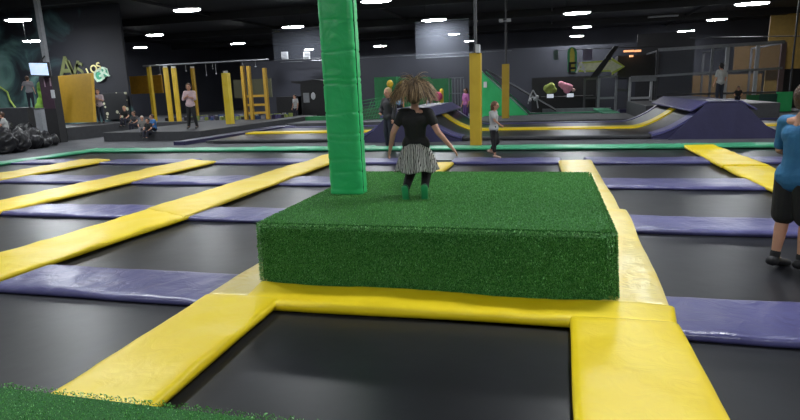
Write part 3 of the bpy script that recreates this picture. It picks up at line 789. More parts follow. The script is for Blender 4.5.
# ------------------------------------------------------------------ counter with toys, sign, frames
Y = 21.6
(a, zt), (b, _) = T(541, 97, Y), T(594, 97, Y)
cr = thing('prize_counter', 'black prize counter with two small white screens', 'counter', ((a+b)/2*H, Y*H, FZ*H))
MB().box(a, b, Y, Y+.8, FZ, zt, .01).build('counter_body', black, cr)
(a2, z2), (b2, _) = T(532, 78, Y+1), T(596, 78, Y+1); MB().box(a2, b2, Y+.8, Y+.98, FZ, z2).build('back_panel', black, cr)
wl = plain('white_screen', (.75, .8, .9), .4, emit=.5, var=.02)
for (p0, p1) in (((547, 94.2), (553.5, 97.8)), ((567, 93.6), (573.5, 97))):
    (x0, z1), (x1, z0) = T(*p0, Y-.02), T(*p1, Y-.02); MB().box(x0, x1, Y-.03, Y, z0, z1).build('small_screen', wl, cr)
def plush(label, pts, mat, Yp, flat=.6):
    xs = [T(px, py, Yp) for px, py, _ in pts]
    m = MB()
    for (x, z), (_, _, rr) in zip(xs, pts): m.ball((x, Yp, z), rr, (1, flat, 1))
    me = blend(m, .04, 3); o = link_mesh('plush_toy', me, mat, smooth=True); tag(o, label, 'toy')
plush('green and tan plush toy on the prize counter', [(547, 88.5, .25), (551, 86.5, .26), (554, 90, .2), (549.5, 91, .25)], plain('lime_plush', (.25, .30, .07), .9), Y+.3)
plush('pink plush toy on the prize counter', [(561, 84, .20), (564, 86, .24), (567, 87, .26), (569.5, 87.5, .24), (567, 90, .24)], plain('pink_plush', (.62, .25, .34), .9), Y+.3)
plush('tiny pale pink plush at the end of the prize counter', [(573.5, 90, .13)], plain('pale_plush', (.5, .32, .30), .9), Y+.3)
# tube stand
m = MB(); Y = 19.5
c = [T(*q, Y) for q in [(528, 104), (530, 96), (533, 90), (536, 95), (538, 108)]]
m.tube([(x, Y, z) for x, z in c], .035, 6)
c = [T(*q, Y+.2) for q in [(530, 97), (538, 98)]]; m.tube([(x, Y+.1, z) for x, z in c], .035, 6)
for q in ((530, 100), (535, 99), (537, 97)):
    x, z = T(*q, Y); m.ball((x, Y, z), .12, sub=1)
tag(m.build('exercise_stand', lgrey), 'silver tubular stand beside the prize counter', 'stand')
# sign
Y = 20.5
sg = thing('arrow_sign', 'pale yellow arrow sign pointing towards the net cage', 'sign', (T(600, 66, Y)[0]*H, Y*H, T(600, 73, Y)[1]*H))
arrow = [(579, 62.5), (612, 59.8), (612, 57.5), (625, 66.5), (612, 75), (612, 71.5), (579, 72)]
sy = plain('sign_yellow', (.62, .70, .10), .5); sw = plain('sign_cream', (.88, .90, .62), .5)
MB().prism([T(*q, Y) for q in arrow][::-1], Y, Y+.08).build('arrow_border', sy, sg)
MB().prism([T(600+(q[0]-600)*.9, 66.5+(q[1]-66.5)*.72, Y-.02) for q in arrow][::-1], Y-.02, Y).build('arrow_face', sw, sg)
x, z = T(581, 68, Y-.06); lettering('A', 'letter', .85, white, sg, xz_matrix(x, z, Y-.06))
s2 = thing('tall_sign', 'tall green and yellow rounded sign with a dark letter E', 'sign', (T(572, 60, Y)[0]*H, Y*H, T(572, 72, Y)[1]*H))
tall = [(567.5, 72), (577, 72), (577, 52), (575.5, 48.5), (572, 46.8), (569, 48.5), (567.5, 52)]
MB().prism([T(*q, Y) for q in tall], Y, Y+.08).build('sign_border', plain('sign_green', (.05, .32, .14), .5), s2)
MB().prism([T(572.2+(q[0]-572.2)*.5, 60+(q[1]-60)*.93, Y-.02) for q in tall], Y-.02, Y).build('sign_face', plain('sign_amber', (.70, .60, .08), .5), s2)
x, z = T(572, 69, Y-.05); lettering('E', 'letter', 1.0, black, s2, xz_matrix(x, z, Y-.05))
board('painted_emblem', (583, 49), (592, 60), 21.9, plain('dull_violet', (.17, .13, .26), .7), 'dull violet painted patch on wall above the arrow sign', 'mural')
board('painted_emblem', (553.5, 50), (558, 60), 21.9, plain('dull_teal', (.10, .13, .14), .7), 'faint grey painted patch on wall beside tall sign', 'mural')
# upper storey box and braces
Y = 21.2
(a, zt), (b, zb) = T(618, 56, Y), T(662, 76, Y)
tag(MB().prism([(a, zb), (b, zb), (b, zt), (a, zt)], Y, Y+1).build('overhead_cabin', plain('dark_cabin', (.02, .018, .02), .7)), 'dark overhead cabin above the pale doorframes', 'cabin')
(x0, z0), (x1, z1) = T(594, 77, Y-1), T(616, 46, Y-1)
tag(MB().hexa([(x0-.12, Y-1, z0), (x0+.12, Y-1, z0), (x0+.12, Y-.9, z0), (x0-.12, Y-.9, z0), (x1-.06, Y-1, z1), (x1+.1, Y-1, z1), (x1+.1, Y-.9, z1), (x1-.06, Y-.9, z1)]).build('diagonal_brace', black), 'black slanting brace crossing the arrow sign', 'brace')
glow = plain('orange_glow', (1, .45, .2), .5, var=0, emit=1.2)
for (q, w, lab) in (((629, 51), .16, 'wide orange glowing light over the cabin'), ((638, 50.8), .10, 'narrow orange glowing light beside the small ceiling lamp'), ((631.5, 56), .06, 'tiny orange glowing light under the two wider ones')):
    x, z = T(*q, 21); tag(MB().box(x-w, x+w, 21, 21.1, z-.03, z+.03, .01).build('glowing_light', glow), lab, 'light')
def frame(p0, p1, Y, mat, lab, mids=()):
    (x0, z1), (x1, z0) = T(*p0, Y), T(*p1, Y)
    r = thing('door_frame', lab, 'frame', ((x0+x1)/2*H, Y*H, FZ*H)); w = .035
    MB().box(x0-w, x0+w, Y, Y+.08, FZ, z1).build('upright', mat, r); MB().box(x1-w, x1+w, Y, Y+.08, FZ, z1).build('upright', mat, r)
    MB().box(x0, x1, Y, Y+.08, z1-2*w, z1).build('crossbar', mat, r)
    for py in mids:
        _, z = T((p0[0]+p1[0])/2, py, Y); MB().box(x0, x1, Y, Y+.08, z-w, z+w).build('crossbar', mat, r)
frame((599.5, 76), (615.5, 107), 20.6, grey, 'thin grey open frame under the arrow sign', (98,))
frame((630.5, 77), (650, 110), 20.2, lgrey, 'pale open frame under the dark cabin', (98,))
(x0, z1), (x1, z0) = T(631, 76, 20.1), T(656, 81, 20.1); tag(MB().box(x0, x1, 20.05, 20.15, z0, z1).build('pale_header', grey), 'pale header board over the pale open frame', 'board')
frame((585, 78), (597, 107), 21.3, darkgrey, 'dark thin frame beside the prize counter', (98,))
frame((617, 78), (628, 107), 21.4, darkgrey, 'dark thin frame between two paler frames', (90,))
tag(MB().tube([(T(560, 50, 20.9)[0], 20.9, T(560, 50, 20.9)[1]), (T(668, 46, 20.9)[0], 20.9, T(668, 46, 20.9)[1])], .02).build('cable', black), 'thin black cable stretched above the arrow sign', 'cable')
struct('wall_inner_right', MB().box(3.0, 4.9, 22.8, 22.9, FZ, 2.6), plain('inner_wall', (.02, .02, .024), .7))

# ------------------------------------------------------------------ net cage on the deck
Y = 20.6
cg = thing('net_cage', 'tall grey net cage behind the man on the deck', 'cage', (T(720, 100, Y)[0]*H, Y*H, FZ*H))
xs = [(657, 100, 50), (711.5, 100, 48.5), (726.5, 96, 47), (756.5, 95, 45), (782, 92, 42)]
mats = [darkgrey, grey, lgrey, lgrey, plain('rusty_steel', (.13, .08, .08), .6)]
cp = []
for (px, pb, pt), mt, w in zip(xs, mats, (.04, .03, .05, .05, .07)):
    x, zt = T(px, pt, Y); x = T(px, 70, Y)[0]; cp.append((x, zt))
    MB().box(x-w, x+w, Y, Y+.1, FZ, zt).build('cage_post', mt, cg)
for k in range(3):
    x, zt = cp[-1]; xx = cp[0][0]
for f0, f1, th, mt in ((50, 42, .05, steel), (76, 68, .035, steel), (95, 92, .03, darkgrey)):
    z0 = T(657, f0, Y)[1]; z1 = T(782, f1, Y)[1]
    m = MB(); m.hexa([(cp[0][0], Y-.03, z0-th), (cp[-1][0], Y-.03, z1-th), (cp[-1][0], Y+.03, z1-th), (cp[0][0], Y+.03, z0-th), (cp[0][0], Y-.03, z0+th), (cp[-1][0], Y-.03, z1+th), (cp[-1][0], Y+.03, z1+th), (cp[0][0], Y+.03, z0+th)])
    m.build('cage_rail', mt, cg)
MB().box(cp[0][0], cp[-1][0], Y+.05, Y+.056, .1, cp[-1][1]).build('netting', net_m, cg)
for x, z in (cp[0], cp[2], cp[-1]):
    MB().box(x-.03, x+.03, Y+3, Y+3.06, FZ, z).build('cage_post', darkgrey, cg)
    MB().box(x-.02, x+.02, Y, Y+3, z-.05, z).build('cage_rail', darkgrey, cg)
# ochre painted panels behind the cage and dark low panels
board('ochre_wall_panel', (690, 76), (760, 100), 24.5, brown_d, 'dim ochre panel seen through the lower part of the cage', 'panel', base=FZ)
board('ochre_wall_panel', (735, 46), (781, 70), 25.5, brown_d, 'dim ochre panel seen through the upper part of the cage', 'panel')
struct('wall_ochre', MB().box(8.2, XR, 26, 26.1, FZ, 3.25), brown_y)
board('black_screen_wall', (783, 69), (812, 96), 21.5, black, 'black panel low on the ochre wall past the cage', 'panel', base=FZ)
board('green_pad_panel', (777, 92), (791, 112), 19.4, green_v, 'bright green padded panel at the end of the deck', 'padded panel', base=FZ)
board('green_pad_panel', (747, 95), (758, 110), 19.4, green_dk, 'dark green padded panel behind the kid on the deck', 'padded panel', base=FZ)
board('teal_pad_panel', (759.5, 94), (776, 112), 19.4, plain('teal_board', (.01, .07, .05), .6), 'dark teal padded panel between two green ones', 'padded panel', base=FZ)
(x, z), (x2, _) = T(795, 42, 21), T(799, 42, 21); tag(MB().cyl((x, 21, FZ), (x, 21, ZC), .05).build('thin_steel_pole', darkgrey), 'thin dark pole before the ochre wall at the frame edge', 'pole')
tag(MB().tube([(T(690, 38, 21.5)[0], 21.5, T(690, 38, 21.5)[1]), (T(800, 36, 21.5)[0], 21.5, T(800, 36, 21.5)[1])], .03).build('cable', darkgrey), 'dark cable running level above the net cage', 'cable')

# ------------------------------------------------------------------ bean bags, bin, inflatable at the side
def bag(px, py, s, Y, lab, fl=1.0, mt=None):
    x, z = G(px, py, FZ)
    random.seed(int(px*13))
    m = MB(1); m.ball((0, 0, s*.5), s*.75, (1.1, .9, .75), 3); m.ball((s*.3, 0, s*.85), s*.45, (1, .8, .9), 3); m.ball((-s*.35, .1, s*.6), s*.45, (1, .8, .8), 3)
    me = blend(m, .05, 4)
    for v in me.vertices:
        v.co.z *= 1.12
        n = noise.noise(v.co*3.1+Vector((px, 0, 0)))*.22*s+abs(noise.noise(v.co*6+Vector((px, 0, 0))))*-.22*s
        v.co += v.co.normalized()*n; v.co.z = max(v.co.z, 0)
    o = link_mesh('bean_bag', me, mt or bagm, smooth=True, loc=(x*H, z*H, FZ*H)); tag(o, lab, 'bean bag')
bagm = plain('black_leatherette', (.014, .014, .017), .32, bmp=.5, bscale=9)
for a in [(2, 154, .72, 0, 'black bean bag at the edge of the picture, under the person lying down'), (18, 152, .66, 0, 'black crumpled bean bag, second in the row from the picture edge'),
          (32, 149, .62, 0, 'black bean bag with pale fold, third in the row'), (44, 147.5, .52, 0, 'black bean bag at the foot of the grey bin'), (54, 145.5, .36, 0, 'small black bean bag against the column foot'),
          (4, 146, .8, 0, 'black bean bag of the rear row, under the person in white'),
          (25, 144.5, .72, 0, 'black bean bag of the rear row, before the grey bin'), (39, 143, .55, 0, 'black bean bag of the rear row, near the column foot')]: bag(*a)
YB1 = 11.4
(a, zt), (b, z0) = T(33.5, 109.5, YB1), T(43, 126, YB1)
g = thing('grey_bin', 'grey upright bin behind the black bean bags', 'bin', ((a+b)/2*H, YB1*H, FZ*H))
MB().box(a, b, YB1, YB1+.12, FZ, zt, .015).build('bin_body', grey, g)
MB().box(a-.01, b+.01, YB1-.01, YB1+.13, zt, zt+.03, .01).build('bin_rim', darkgrey, g)
YI = 12.33
neon = plain('neon_lime', (.20, .42, .03), .5, var=.6, vscale=2.5)
m = MB()
for (q, rr) in (((42, 108), .30), ((42, 101), .22), ((42.5, 94), .2), ((41.5, 88), .2), ((41, 85), .18)):
    x, z = T(*q, YI); m.ball((x, YI, z), rr)
for q0, q1 in (((42, 96), (38.5, 91)), ((42, 96), (45.5, 91)), ((41, 107), (36, 109)), ((43, 107), (47, 108.5))):
    (x0, z0), (x1, z1) = T(*q0, YI), T(*q1, YI); m.capsule((x0, YI, z0), (x1, YI, z1), .12, .08)
x, z = T(42, 108, YI); m.capsule((x, YI, z), (x, YI, FZ+.08), .2, .25)
o = link_mesh('inflatable_figure', blend(m, .05, 3), neon, smooth=True); tag(o, 'neon lime inflatable figure beside the maroon column wrap', 'inflatable')
(a, zt), (b, z0) = T(0, 108, 14), T(26, 125, 14)
tag(MB().box(a, -14.3, 13.2, 14.0, FZ, zt, .03).build('dark_bench', dark), 'long dark bench under the smoky mural', 'bench')

# ------------------------------------------------------------------ people
SK = plain('skin', (.52, .27, .18), .55, var=.05)
SKP = plain('pink_skin', (.58, .31, .23), .55, var=.05)
eye_m = plain('eye_dark', (.02, .015, .01), .3)
HAIRS = {n: plain('hair_'+n, c, .55, bmp=.6, bscale=60) for n, c in (('brown', (.07, .035, .018)), ('auburn', (.12, .05, .02)), ('blond', (.42, .30, .15)), ('black', (.012, .010, .010)), ('white', (.6, .56, .5)))}
FAB = {}
def fab(n, c, r=.8):
    if n not in FAB: FAB[n] = plain('cloth_'+n, c, r, var=.10, vscale=10, bmp=.4, bscale=14)
    return FAB[n]
BASE = dict(pelvis=(0, 0, .53), waist=(0, .0, .61), chest=(0, 0, .73), neck=(0, -.005, .83), chin=(0, .012, .885), head=(0, .008, .93),
            shL=(-.100, -.005, .805), elL=(-.135, -.01, .64), wrL=(-.145, .04, .50), shR=(.100, -.005, .805), elR=(.135, -.01, .64), wrR=(.145, .04, .50),
            hpL=(-.048, 0, .515), knL=(-.058, .015, .285), anL=(-.062, -.01, .045), hpR=(.048, 0, .515), knR=(.058, .015, .285), anR=(.062, -.01, .045))
def person(label, loc, rz, ht, pose=None, shirt=('grey', (.3, .3, .32)), sleeve=.55, pants=('dark', (.02, .02, .025)), pleg=1.0, hair='brown', hairlen=0, shoes=(.02, .02, .02),
           socks=None, skin=None, detail=False, toes=None, extra=None, group=None, skirt=None, hat=None, sole=None, hem=0):
    P = {k: Vector(v) for k, v in BASE.items()}
    for k, v in (pose or {}).items(): P[k] = Vector(v)
    toes = toes or {}
    for s in 'LR': P['to'+s] = Vector(toes.get(s, P['an'+s]+Vector((0, .085, -.028))))
    k = ht; skin = skin or SK
    r = thing('person', label, 'person', loc, rz, group)
    vox = .0065 if detail else .018
    m = MB(k)
    c = lambda a, b, r0, r1, f=1.0, ax=None: m.capsule(a, b, r0*k, r1*k, 14, f, ax)
    # torso
    m.capsule(P['pelvis']+Vector((-.035, 0, 0)), P['pelvis']+Vector((.035, 0, 0)), .062*k, .062*k, 14)
    c(P['pelvis'], P['waist'], .075, .066, .8, (0, 1, 0)); c(P['waist'], P['chest'], .066, .078, .8, (0, 1, 0))
    m.capsule(P['chest']+Vector((-.035, 0, .01)), P['chest']+Vector((.035, 0, .01)), .062*k, .062*k, 14)
    c(P['shL'], P['shR'], .036, .036); c(P['chest'], P['neck'], .062, .034); c(P['neck'], P['chin'], .030, .030)
    hd = P['head']; ff = (P['head']-P['chin']).normalized()
    m.ball(hd+ff*.004, .064*k, (.80, .98, 1.05), 3); m.ball(P['chin']*.75+hd*.25+Vector((0, .014, -.004)), .043*k, (.85, 1, 1), 3)
    m.capsule(hd+Vector((0, .06, -.003)), hd+Vector((0, .075, -.018)), .007*k, .011*k, 8)
    for s in (-1, 1): m.ball(hd+Vector((s*.053, -.002, -.008)), .016*k, (.5, .8, 1.2), 2)
    m.capsule(hd+Vector((-.014, .057, -.038)), hd+Vector((.014, .057, -.038)), .007*k, .007*k, 8)
    for s in 'LR':
        c(P['sh'+s], P['el'+s], .030, .023); c(P['el'+s], P['wr'+s], .023, .0155)
        d = (P['wr'+s]-P['el'+s]).normalized(); sg = -1 if s == 'L' else 1
        side = Vector((0, 1, 0)); side = (side-d*side.dot(d)).normalized() if abs(d.y) < .9 else Vector((1, 0, 0))
        palmn = d.cross(side)
        w = P['wr'+s]; c(w, w+d*.038, .016, .020, .6, palmn)
        for q in range(4):
            a = w+d*.048+side*(q-1.5)*.0105; L = (.030, .038, .035, .026)[3-q]
            bnd = palmn*(-sg)*.010
            if detail: m.capsule(a, a+d*L*.6, .0058*k, .0054*k, 8); m.capsule(a+d*L*.6, a+d*L*1.05+bnd, .0054*k, .0048*k, 8)
            else: m.capsule(a, a+d*L*.9+bnd, .008*k, .006*k, 8)
        a = w+d*.014+side*.016; m.capsule(a, a+d*.018+side*.016, .0072*k, .0065*k, 8); m.capsule(a+d*.018+side*.016, a+d*.036+side*.019, .0065*k, .0055*k, 8)
        c(P['hp'+s], P['kn'+s], .050, .033); c(P['kn'+s], P['kn'+s].lerp(P['an'+s], .3), .033, .033); c(P['kn'+s].lerp(P['an'+s], .3), P['an'+s], .033, .019)
        c(P['an'+s], P['to'+s], .021, .017)
    link_mesh('body', blend(m, vox, 3 if detail else 2), skin, r, smooth=True)
    for s in (-1, 1): MB(k).ball(hd+Vector((s*.022, .056, .002)), .0085*k, sub=1).build('eye', eye_m, r, world=False, smooth=True)
    # shirt
    vc = .009 if detail else .02; g = .006 if detail else .010
    m = MB(k); c = lambda a, b, r0, r1, f=1.0, ax=None: m.capsule(a, b, r0*k, r1*k, 14, f, ax)
    lowp = P['pelvis'].lerp(P['waist'], .05 if not skirt else .5)-Vector((0, 0, hem))
    c(lowp, P['waist'], .078+g+(.012 if hem else 0), .074+g, .86 if hem else .82, (0, 1, 0)); c(P['waist'], P['chest'], .073+g, .080+g, .84, (0, 1, 0))
    hx = .008 if hem else 0; m.capsule(lowp+Vector((-.035, 0, 0)), lowp+Vector((.035, 0, 0)), (.066+g+hx)*k, None, 14)
    m.capsule(P['chest']+Vector((-.035, 0, .01)), P['chest']+Vector((.035, 0, .01)), (.063+g)*k, None, 14)
    c(P['shL'], P['shR'], .032+g, .032+g); c(P['chest'], P['neck']+Vector((0, 0, -.022)), .064+g, .034+g)
    for s in 'LR':
        if sleeve > 0:
            f = min(sleeve, 1); c(P['sh'+s], P['sh'+s].lerp(P['el'+s], f), .032+g, .029+g)
            if sleeve > 1: c(P['el'+s], P['el'+s].lerp(P['wr'+s], sleeve-1), .027+g, .020+g)
    me = blend(m, vc, 3)
    for v in me.vertices:
        n = noise.noise(Vector((v.co.x*7, v.co.y*7, v.co.z*4+ht*3)))*.010*k; v.co += Vector((v.co.x, v.co.y, 0)).normalized()*n
    link_mesh('shirt', me, fab(*shirt), r, smooth=True)
    # trousers
    m = MB(k); c = lambda a, b, r0, r1, f=1.0, ax=None: m.capsule(a, b, r0*k, r1*k, 14, f, ax)
    loose = .010 if pleg < .8 else .004
    m.capsule(P['pelvis']+Vector((-.035, 0, .01)), P['pelvis']+Vector((.035, 0, .01)), (.063+g*.7)*k, None, 14)
    c(P['pelvis'], P['waist']+Vector((0, 0, -.05)), .074+g*.7, .068+g*.6, .85, (0, 1, 0))
    for s in 'LR':
        if pleg <= .5: c(P['hp'+s], P['hp'+s].lerp(P['kn'+s], pleg*2), .052+g+loose, .046+g+loose)
        else:
            c(P['hp'+s], P['kn'+s], .052+g*.6, .035+g+loose*.5)
            c(P['kn'+s], P['kn'+s].lerp(P['an'+s], (pleg-.5)*2*.95), .035+g+loose*.5, .024+g)
    link_mesh('trousers' if pleg > .5 else 'shorts', blend(m, vc, 3), fab(*pants), r, smooth=True)
    # shoes
    shm = plain('shoe', shoes, .6)
    for s in 'LR':
        m = MB(k); a, t = P['an'+s], P['to'+s]; d = (t-a).normalized(); u = (P['kn'+s]-a).normalized()
        m.capsule(a-d*.02-u*.012, t+d*.012, .029*k, .025*k, 12, .85); m.capsule(a-d*.005-u*.01, a+u*.012, .029*k, .026*k, 12)
        so = link_mesh('shoe', blend(m, vc, 2), shm, r, smooth=True)
        if sole:
            mm = MB(k); mm.capsule(a-d*.026-u*.030, t+d*.016-u*.012, .026*k, .026*k, 12, .45, u); mm.build('sole', sole, so, world=False, smooth=True)
        if socks:
            m = MB(k); m.capsule(a, a.lerp(P['kn'+s], .16), .0245*k, .026*k, 12); m.build('sock', plain('sock', socks, .8), so, world=False, smooth=True)
    # hair
    if hair != 'none' and not hat:
        m = MB(k); m.ball(hd+Vector((0, -.013, .015)), .070*k, (.86, .98, .98), 3)
        if hairlen: m.capsule(hd+Vector((0, -.035, 0)), hd+Vector((0, -.048, -hairlen)), .055*k, .038*k, 14)
        else: m.ball(hd+Vector((0, -.03, -.015)), .053*k, (1, .8, 1), 2)
        me = blend(m, vc, 2)
        # leave the face free
        for v in me.vertices:
            q = v.co/k-hd
            if q.y > .030 and q.z < .036: v.co.y = (hd.y+.030)*k
        link_mesh('hair', me, HAIRS[hair], r, smooth=True)
    if hat:
        m = MB(k); m.ball(hd+Vector((0, -.004, .02)), .072*k, (.9, 1.02, .85), 3); m.capsule(hd+Vector((-.03, .06, .03)), hd+Vector((.03, .06, .03)), .018*k, None, 10, .4, (0, 0, 1))
        link_mesh('cap', blend(m, vc, 2), plain('cap_cloth', hat, .8), r, smooth=True)
    if extra: extra(r, P, k)
    return r
pi = math.pi
# --- the jumping girl
def jumper_extra(r, P, k):
    # zebra skirt: flared lathe with folds
    zm, nt, b = new_mat('zebra_fabric'); v = coords(nt)
    w = nt.nodes.new('ShaderNodeTexWave'); w.wave_type = 'BANDS'; w.bands_direction = 'X'; w.inputs['Scale'].default_value = 14; w.inputs['Distortion'].default_value = 7; w.inputs['Detail'].default_value = 2; w.inputs['Detail Scale'].default_value = 1.2
    mp = nt.nodes.new('ShaderNodeMapping'); mp.inputs['Scale'].default_value = (1.3, 1.3, .35); nt.links.new(v, mp.inputs['Vector']); nt.links.new(mp.outputs['Vector'], w.inputs['Vector'])
    nt.links.new(ramp(nt, w.outputs['Fac'], [(.22, (.03, .03, .03)), (.34, (.74, .72, .70))]), b.inputs['Base Color']); b.inputs['Roughness'].default_value = .8
    m = MB(1); bm = m.bm; n = 96; R = []
    top, bot = (P['waist'].z-.035)*k, (P['pelvis'].z-.165)*k
    for j in range(15):
        t = j/14; z = top+(bot-top)*t; row = []
        for i in range(n):
            a = 2*pi*i/n
            rad = (.086+.072*t**.8)*k*(1+.07*t*math.sin(9*a+1.2)+.05*t*math.sin(17*a))
            row.append(bm.verts.new((P['pelvis'].x*k+rad*math.cos(a)*1.02, P['pelvis'].y*k+rad*.88*math.sin(a), z+.012*math.sin(5*a+1)*t)))
        R.append(row)
    for A, B in zip(R[:-1], R[1:]):
        for i in range(n): bm.faces.new((A[(i+1) % n], A[i], B[i], B[(i+1) % n]))
    geo = bmesh.ops.solidify(bm, geom=list(bm.faces), thickness=.004)
    m.build('skirt', zm, r, world=False, smooth=True)
    # fringe hem lighter
    # flying long hair: strands
    rng = random.Random(3); hd = P['head']*k; V = []; Fc = []; C = []
    for q in range(1100):
        a = rng.uniform(0, 2*pi); el = rng.uniform(-.15, 1.0); rr = .072*k
        root = hd+Vector((rr*.85*math.cos(a)*math.sqrt(max(0, 1-el*el)), rr*math.sin(a)*math.sqrt(max(0, 1-el*el))-.012*k, rr*el+.01*k))
        if root.y > hd.y+.03*k and el < .5: continue
        out = Vector((root.x-hd.x, (root.y-hd.y)*.8-.02, .035)).normalized()
        L = rng.uniform(.17, .25); pts = [root]; d = (out*.55+Vector((0, 0, rng.uniform(.1, .5)))).normalized(); p = root.copy()
        for s in range(7):
            d = (d+Vector((rng.uniform(-.10, .10)+root.x*.25, rng.uniform(-.1, .05), -.36))).normalized(); p = p+d*L/7; pts.append(p.copy())
        w = rng.uniform(.003, .006); t = rng.random()
        c = Vector((.045, .024, .013)).lerp(Vector((.50, .34, .18)), t**1.4)
        for s, pp in enumerate(pts):
            ww = w*(1-.8*s/7); tang = (pts[min(s+1, 7)]-pts[max(s-1, 0)]).normalized(); sd_ = tang.cross(Vector((0, 1, 0)))
            sd_ = sd_.normalized() if sd_.length > .1 else Vector((1, 0, 0)); up = tang.cross(sd_)
            b0 = len(V)
            for h_ in range(3):
                an = 2*pi*h_/3; V.append(pp+sd_*ww*math.cos(an)+up*ww*math.sin(an)); C.append(c)
            if s:
                for h_ in range(3): a0 = b0-3+h_; a1 = b0-3+(h_+1) % 3; Fc.append((a0, a1, b0+(h_+1) % 3, b0+h_))
    me = bpy.data.meshes.new('flying_hair'); me.from_pydata([tuple(x) for x in V], [], Fc)
    at = me.color_attributes.new('tint', 'FLOAT_COLOR', 'POINT')
    for i, c in enumerate(C): at.data[i].color = (c[0], c[1], c[2], 1)
    o = link_mesh('flying_hair', me, hair_m, r, smooth=True); o['label'] = 'brown and blond streaked hair flying outward'
JY = 3.42; jx, _ = T(417, 190, JY); jz = T(417, 203, JY)[1]
gsole = plain('bright_green_sole', (.03, .34, .12), .5)
jp = dict(knL=(-.060, .10, .345), anL=(-.072, -.085, .235), knR=(.062, .12, .345), anR=(.072, -.075, .240),
          elL=(-.165, -.02, .66), wrL=(-.205, .03, .53), elR=(.175, -.02, .655), wrR=(.265, .0, .545),
          shL=(-.098, 0, .80), shR=(.098, 0, .80))
person('girl in black shirt and zebra skirt, jumping above the turf block', (jx*H, JY*H, (jz)*H-.112*1.42), .06, 1.42, jp, ('black', (.008, .008, .009)), .5, ('leggings', (.010, .010, .012)), .97,
       'brown', 0, (.015, .10, .04), detail=True, skin=SKP, toes=dict(L=(-.070, -.065, .135), R=(.070, -.055, .140)), extra=jumper_extra, skirt=True, sole=gsole)
# --- man at the frame edge, facing along the rows, arms folded
mx, my = G(781, 268, MZ)
mp_ = dict(elL=(-.125, .01, .65), wrL=(-.085, .115, .61), elR=(.125, .02, .65), wrR=(.07, .125, .62), anL=(-.055, -.035, .045), anR=(.05, .03, .045), knL=(-.055, .0, .285), knR=(.052, .035, .285),
           chin=(0, .025, .885), head=(0, .022, .93), chest=(0, .0, .73))
person('man in blue shirt and black shorts, standing cropped at the frame edge', ((mx+.03)*H, my*H, MZ*H-.006), -pi/2+.55, 1.74, mp_, ('blue', (.025, .14, .30)), .8, ('black', (.012, .012, .014)), .46,
       'brown', 0, (.015, .015, .018), (.012, .012, .014), detail=True, skin=SK, hem=.012)
# --- running girl behind the post
gx, gy = G(495, 158, MZ)
person('running girl in pale shirt and black leggings beside the tall yellow post', ((gx-.02)*H, gy*H, MZ*H), -pi/2-.3, 1.42,
       dict(knL=(-.05, .05, .29), anL=(-.05, -.10, .12), knR=(.05, .02, .29), anR=(.05, .05, .045), elL=(-.13, -.08, .67), wrL=(-.13, -.01, .56), elR=(.13, .08, .67), wrR=(.13, .18, .60), chin=(0, .03, .885), head=(0, .03, .93)),
       ('palegrey', (.42, .43, .44)), .6, ('leggings', (.010, .010, .012)), .85, 'auburn', .10, (.45, .30, .24))
# --- woman in the black jacket
wx, wy = G(386, 147, 0)
person('woman in black jacket standing at the green border behind the jumper', (wx*H, (wy+.25)*H, FZ*H), 2.6, 1.88, dict(elR=(.15, .02, .65), wrR=(.09, .09, .60)), ('jacket', (.022, .022, .026)), 1.95, ('dark', (.015, .016, .03)), 1, 'blond', 0)
def stand(px, py, z, lab, rz, ht, Y=None, **k):
    if Y: x = T(px, py, Y)[0]; y = Y
    else: x, y = G(px, py, z)
    return person(lab, (x*H, y*H, z*H), rz, ht, **k)
folded = dict(elL=(-.13, .04, .66), wrL=(-.03, .11, .70), elR=(.13, .04, .66), wrR=(.03, .11, .72))
stand(193, 128, Z1, 'woman in pale pink shirt and black leggings standing on the stage', 3.4, 2.0, Y=13.2, pose=dict(folded, anL=(-.10, 0, .045), knL=(-.07, .02, .285), anR=(.09, .0, .045)), shirt=('palepink', (.55, .40, .42)), sleeve=1.0, pants=('leggings', (.010, .010, .012)), hair='auburn')
stand(719, 100, z_d, 'man in pale shirt and dark trousers standing on the deck', .4, 1.68, Y=15.8, shirt=('offwhite', (.42, .43, .42)), sleeve=.7, pants=('denim', (.02, .025, .04)), hair='black')
stand(101.5, 120, .27, 'person in pale pink shirt standing beside the yellow board', 3.6, 1.78, Y=14.8, pose=folded, shirt=('dustypink', (.40, .32, .34)), sleeve=.8, pants=('denim', (.02, .025, .04)), hair='brown')
stand(32, 108, T(32, 108, 13.4)[1], 'boy in grey shirt reaching up beneath the hanging screen', .5, 1.55, Y=13.4, pose=dict(elL=(-.18, .05, .70), wrL=(-.24, .12, .62)), shirt=('greytee', (.22, .21, .23)), sleeve=.7, hair='brown')
sit = dict(pelvis=(0, -.05, .12), waist=(0, -.055, .20), chest=(0, -.04, .32), neck=(0, -.025, .42), chin=(0, 0, .475), head=(0, .0, .52), shL=(-.1, -.035, .395), shR=(.1, -.035, .395),
           elL=(-.14, .03, .26), wrL=(-.09, .13, .20), elR=(.14, .03, .26), wrR=(.09, .13, .20), hpL=(-.048, -.05, .11), hpR=(.048, -.05, .11), knL=(-.07, .15, .17), knR=(.07, .15, .17), anL=(-.06, .17, -.02), anR=(.06, .17, -.02))
def sitter(px, py, Y, zs, lab, rz, ht, **k):
    x = T(px, py, Y)[0]; return person(lab, (x*H, Y*H, zs*H-.03*ht), rz, ht, sit, **k)
sitter(141, 112, 12.3, .15, 'child with white blond hair sitting on the stage edge', 3.6, 1.25, shirt=('olivegrey', (.16, .15, .14)), pants=('grey', (.2, .2, .22)), hair='white')
sitter(151, 112, 12.35, .15, 'child in bright blue shirt sitting on the stage edge', 2.6, 1.35, shirt=('brightblue', (.04, .16, .42)), pants=('dark', (.02, .02, .025)), hair='brown')
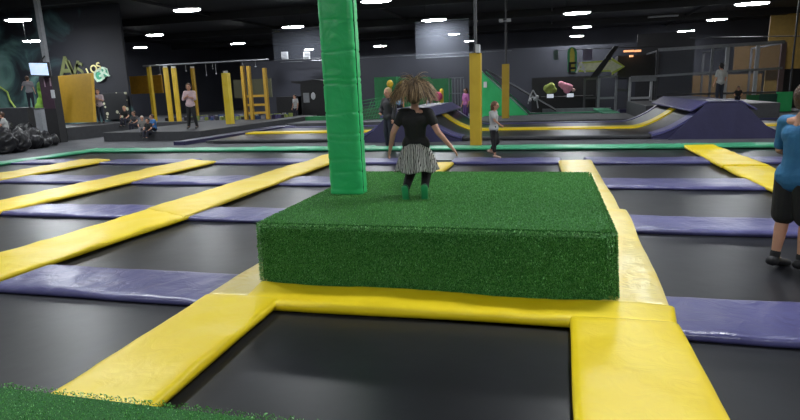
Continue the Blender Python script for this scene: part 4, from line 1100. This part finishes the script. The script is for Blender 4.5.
sitter(146.5, 114, 12.1, .08, 'child in black sitting at the stage corner between two others', 3.1, 1.3, shirt=('black', (.008, .008, .009)), pants=('dark', (.02, .02, .025)), hair='black')
sitter(133, 110, 14.2, .14, 'person in dark clothes crouching before the climbing wall', 3.0, 1.5, shirt=('charcoal', (.05, .05, .055)), pants=('dark', (.02, .02, .025)), hair='brown')
sitter(124, 108, 14.8, .25, 'blond person in black sitting at the higher stage end', 3.3, 1.6, shirt=('black', (.008, .008, .009)), pants=('dark', (.02, .02, .025)), hair='blond')
sitter(3, 126, 10.9, .26, 'person in white shirt sitting among the black bean bags', 2.3, 1.6, shirt=('offwhite', (.42, .43, .42)), pants=('dark', (.02, .02, .025)), hair='brown')
stand(400, 110, .06, 'person in blue and white shirt behind the jumping girl', 2.9, 1.72, Y=16.3, shirt=('skyblue', (.20, .35, .50)), sleeve=.7, hair='black')
stand(430, 110, .06, 'person with brown hair in grey shirt beside the pink bag', 2.2, 1.70, Y=16.6, shirt=('greytee', (.22, .21, .23)), sleeve=.7, hair='brown', hairlen=.12)
x, z = T(437.5, 96.5, 16.4); tag(MB().ball((x, 16.4, z), .26, (1, .7, .9), 3).build('pink_bag', plain('hot_pink', (.72, .09, .26), .6), smooth=True), 'round hot pink bag held up beside the grey shirted person', 'bag')
stand(466, 118, .05, 'girl in pink and purple standing just behind the tall yellow post', 2.4, 1.55, Y=15.9, shirt=('violetpink', (.45, .14, .36)), sleeve=1.0, pants=('violet', (.10, .05, .18)), hair='brown', hairlen=.08)
stand(296, 113, FZ, 'person with a pale shirt in shadow by the arched booth', 2.7, 1.7, Y=19.6, shirt=('palegrey', (.42, .43, .44)), sleeve=.6, hair='black')
sitter(737, 108, 17.6, z_d+.0, 'kid with black hair sitting on the deck near the man', 2.8, 1.15, shirt=('black', (.008, .008, .009)), hair='black')

# ------------------------------------------------------------------ look
w = bpy.data.worlds.new('world'); scene.world = w; w.use_nodes = True
w.node_tree.nodes['Background'].inputs['Color'].default_value = (.5, .55, .65, 1); w.node_tree.nodes['Background'].inputs['Strength'].default_value = .02
vs = scene.view_settings; vs.view_transform = 'Standard'; vs.look = 'None'; vs.gamma = 1; vs.exposure = 0; vs.use_curve_mapping = False
scene.cycles.sample_clamp_indirect = 4
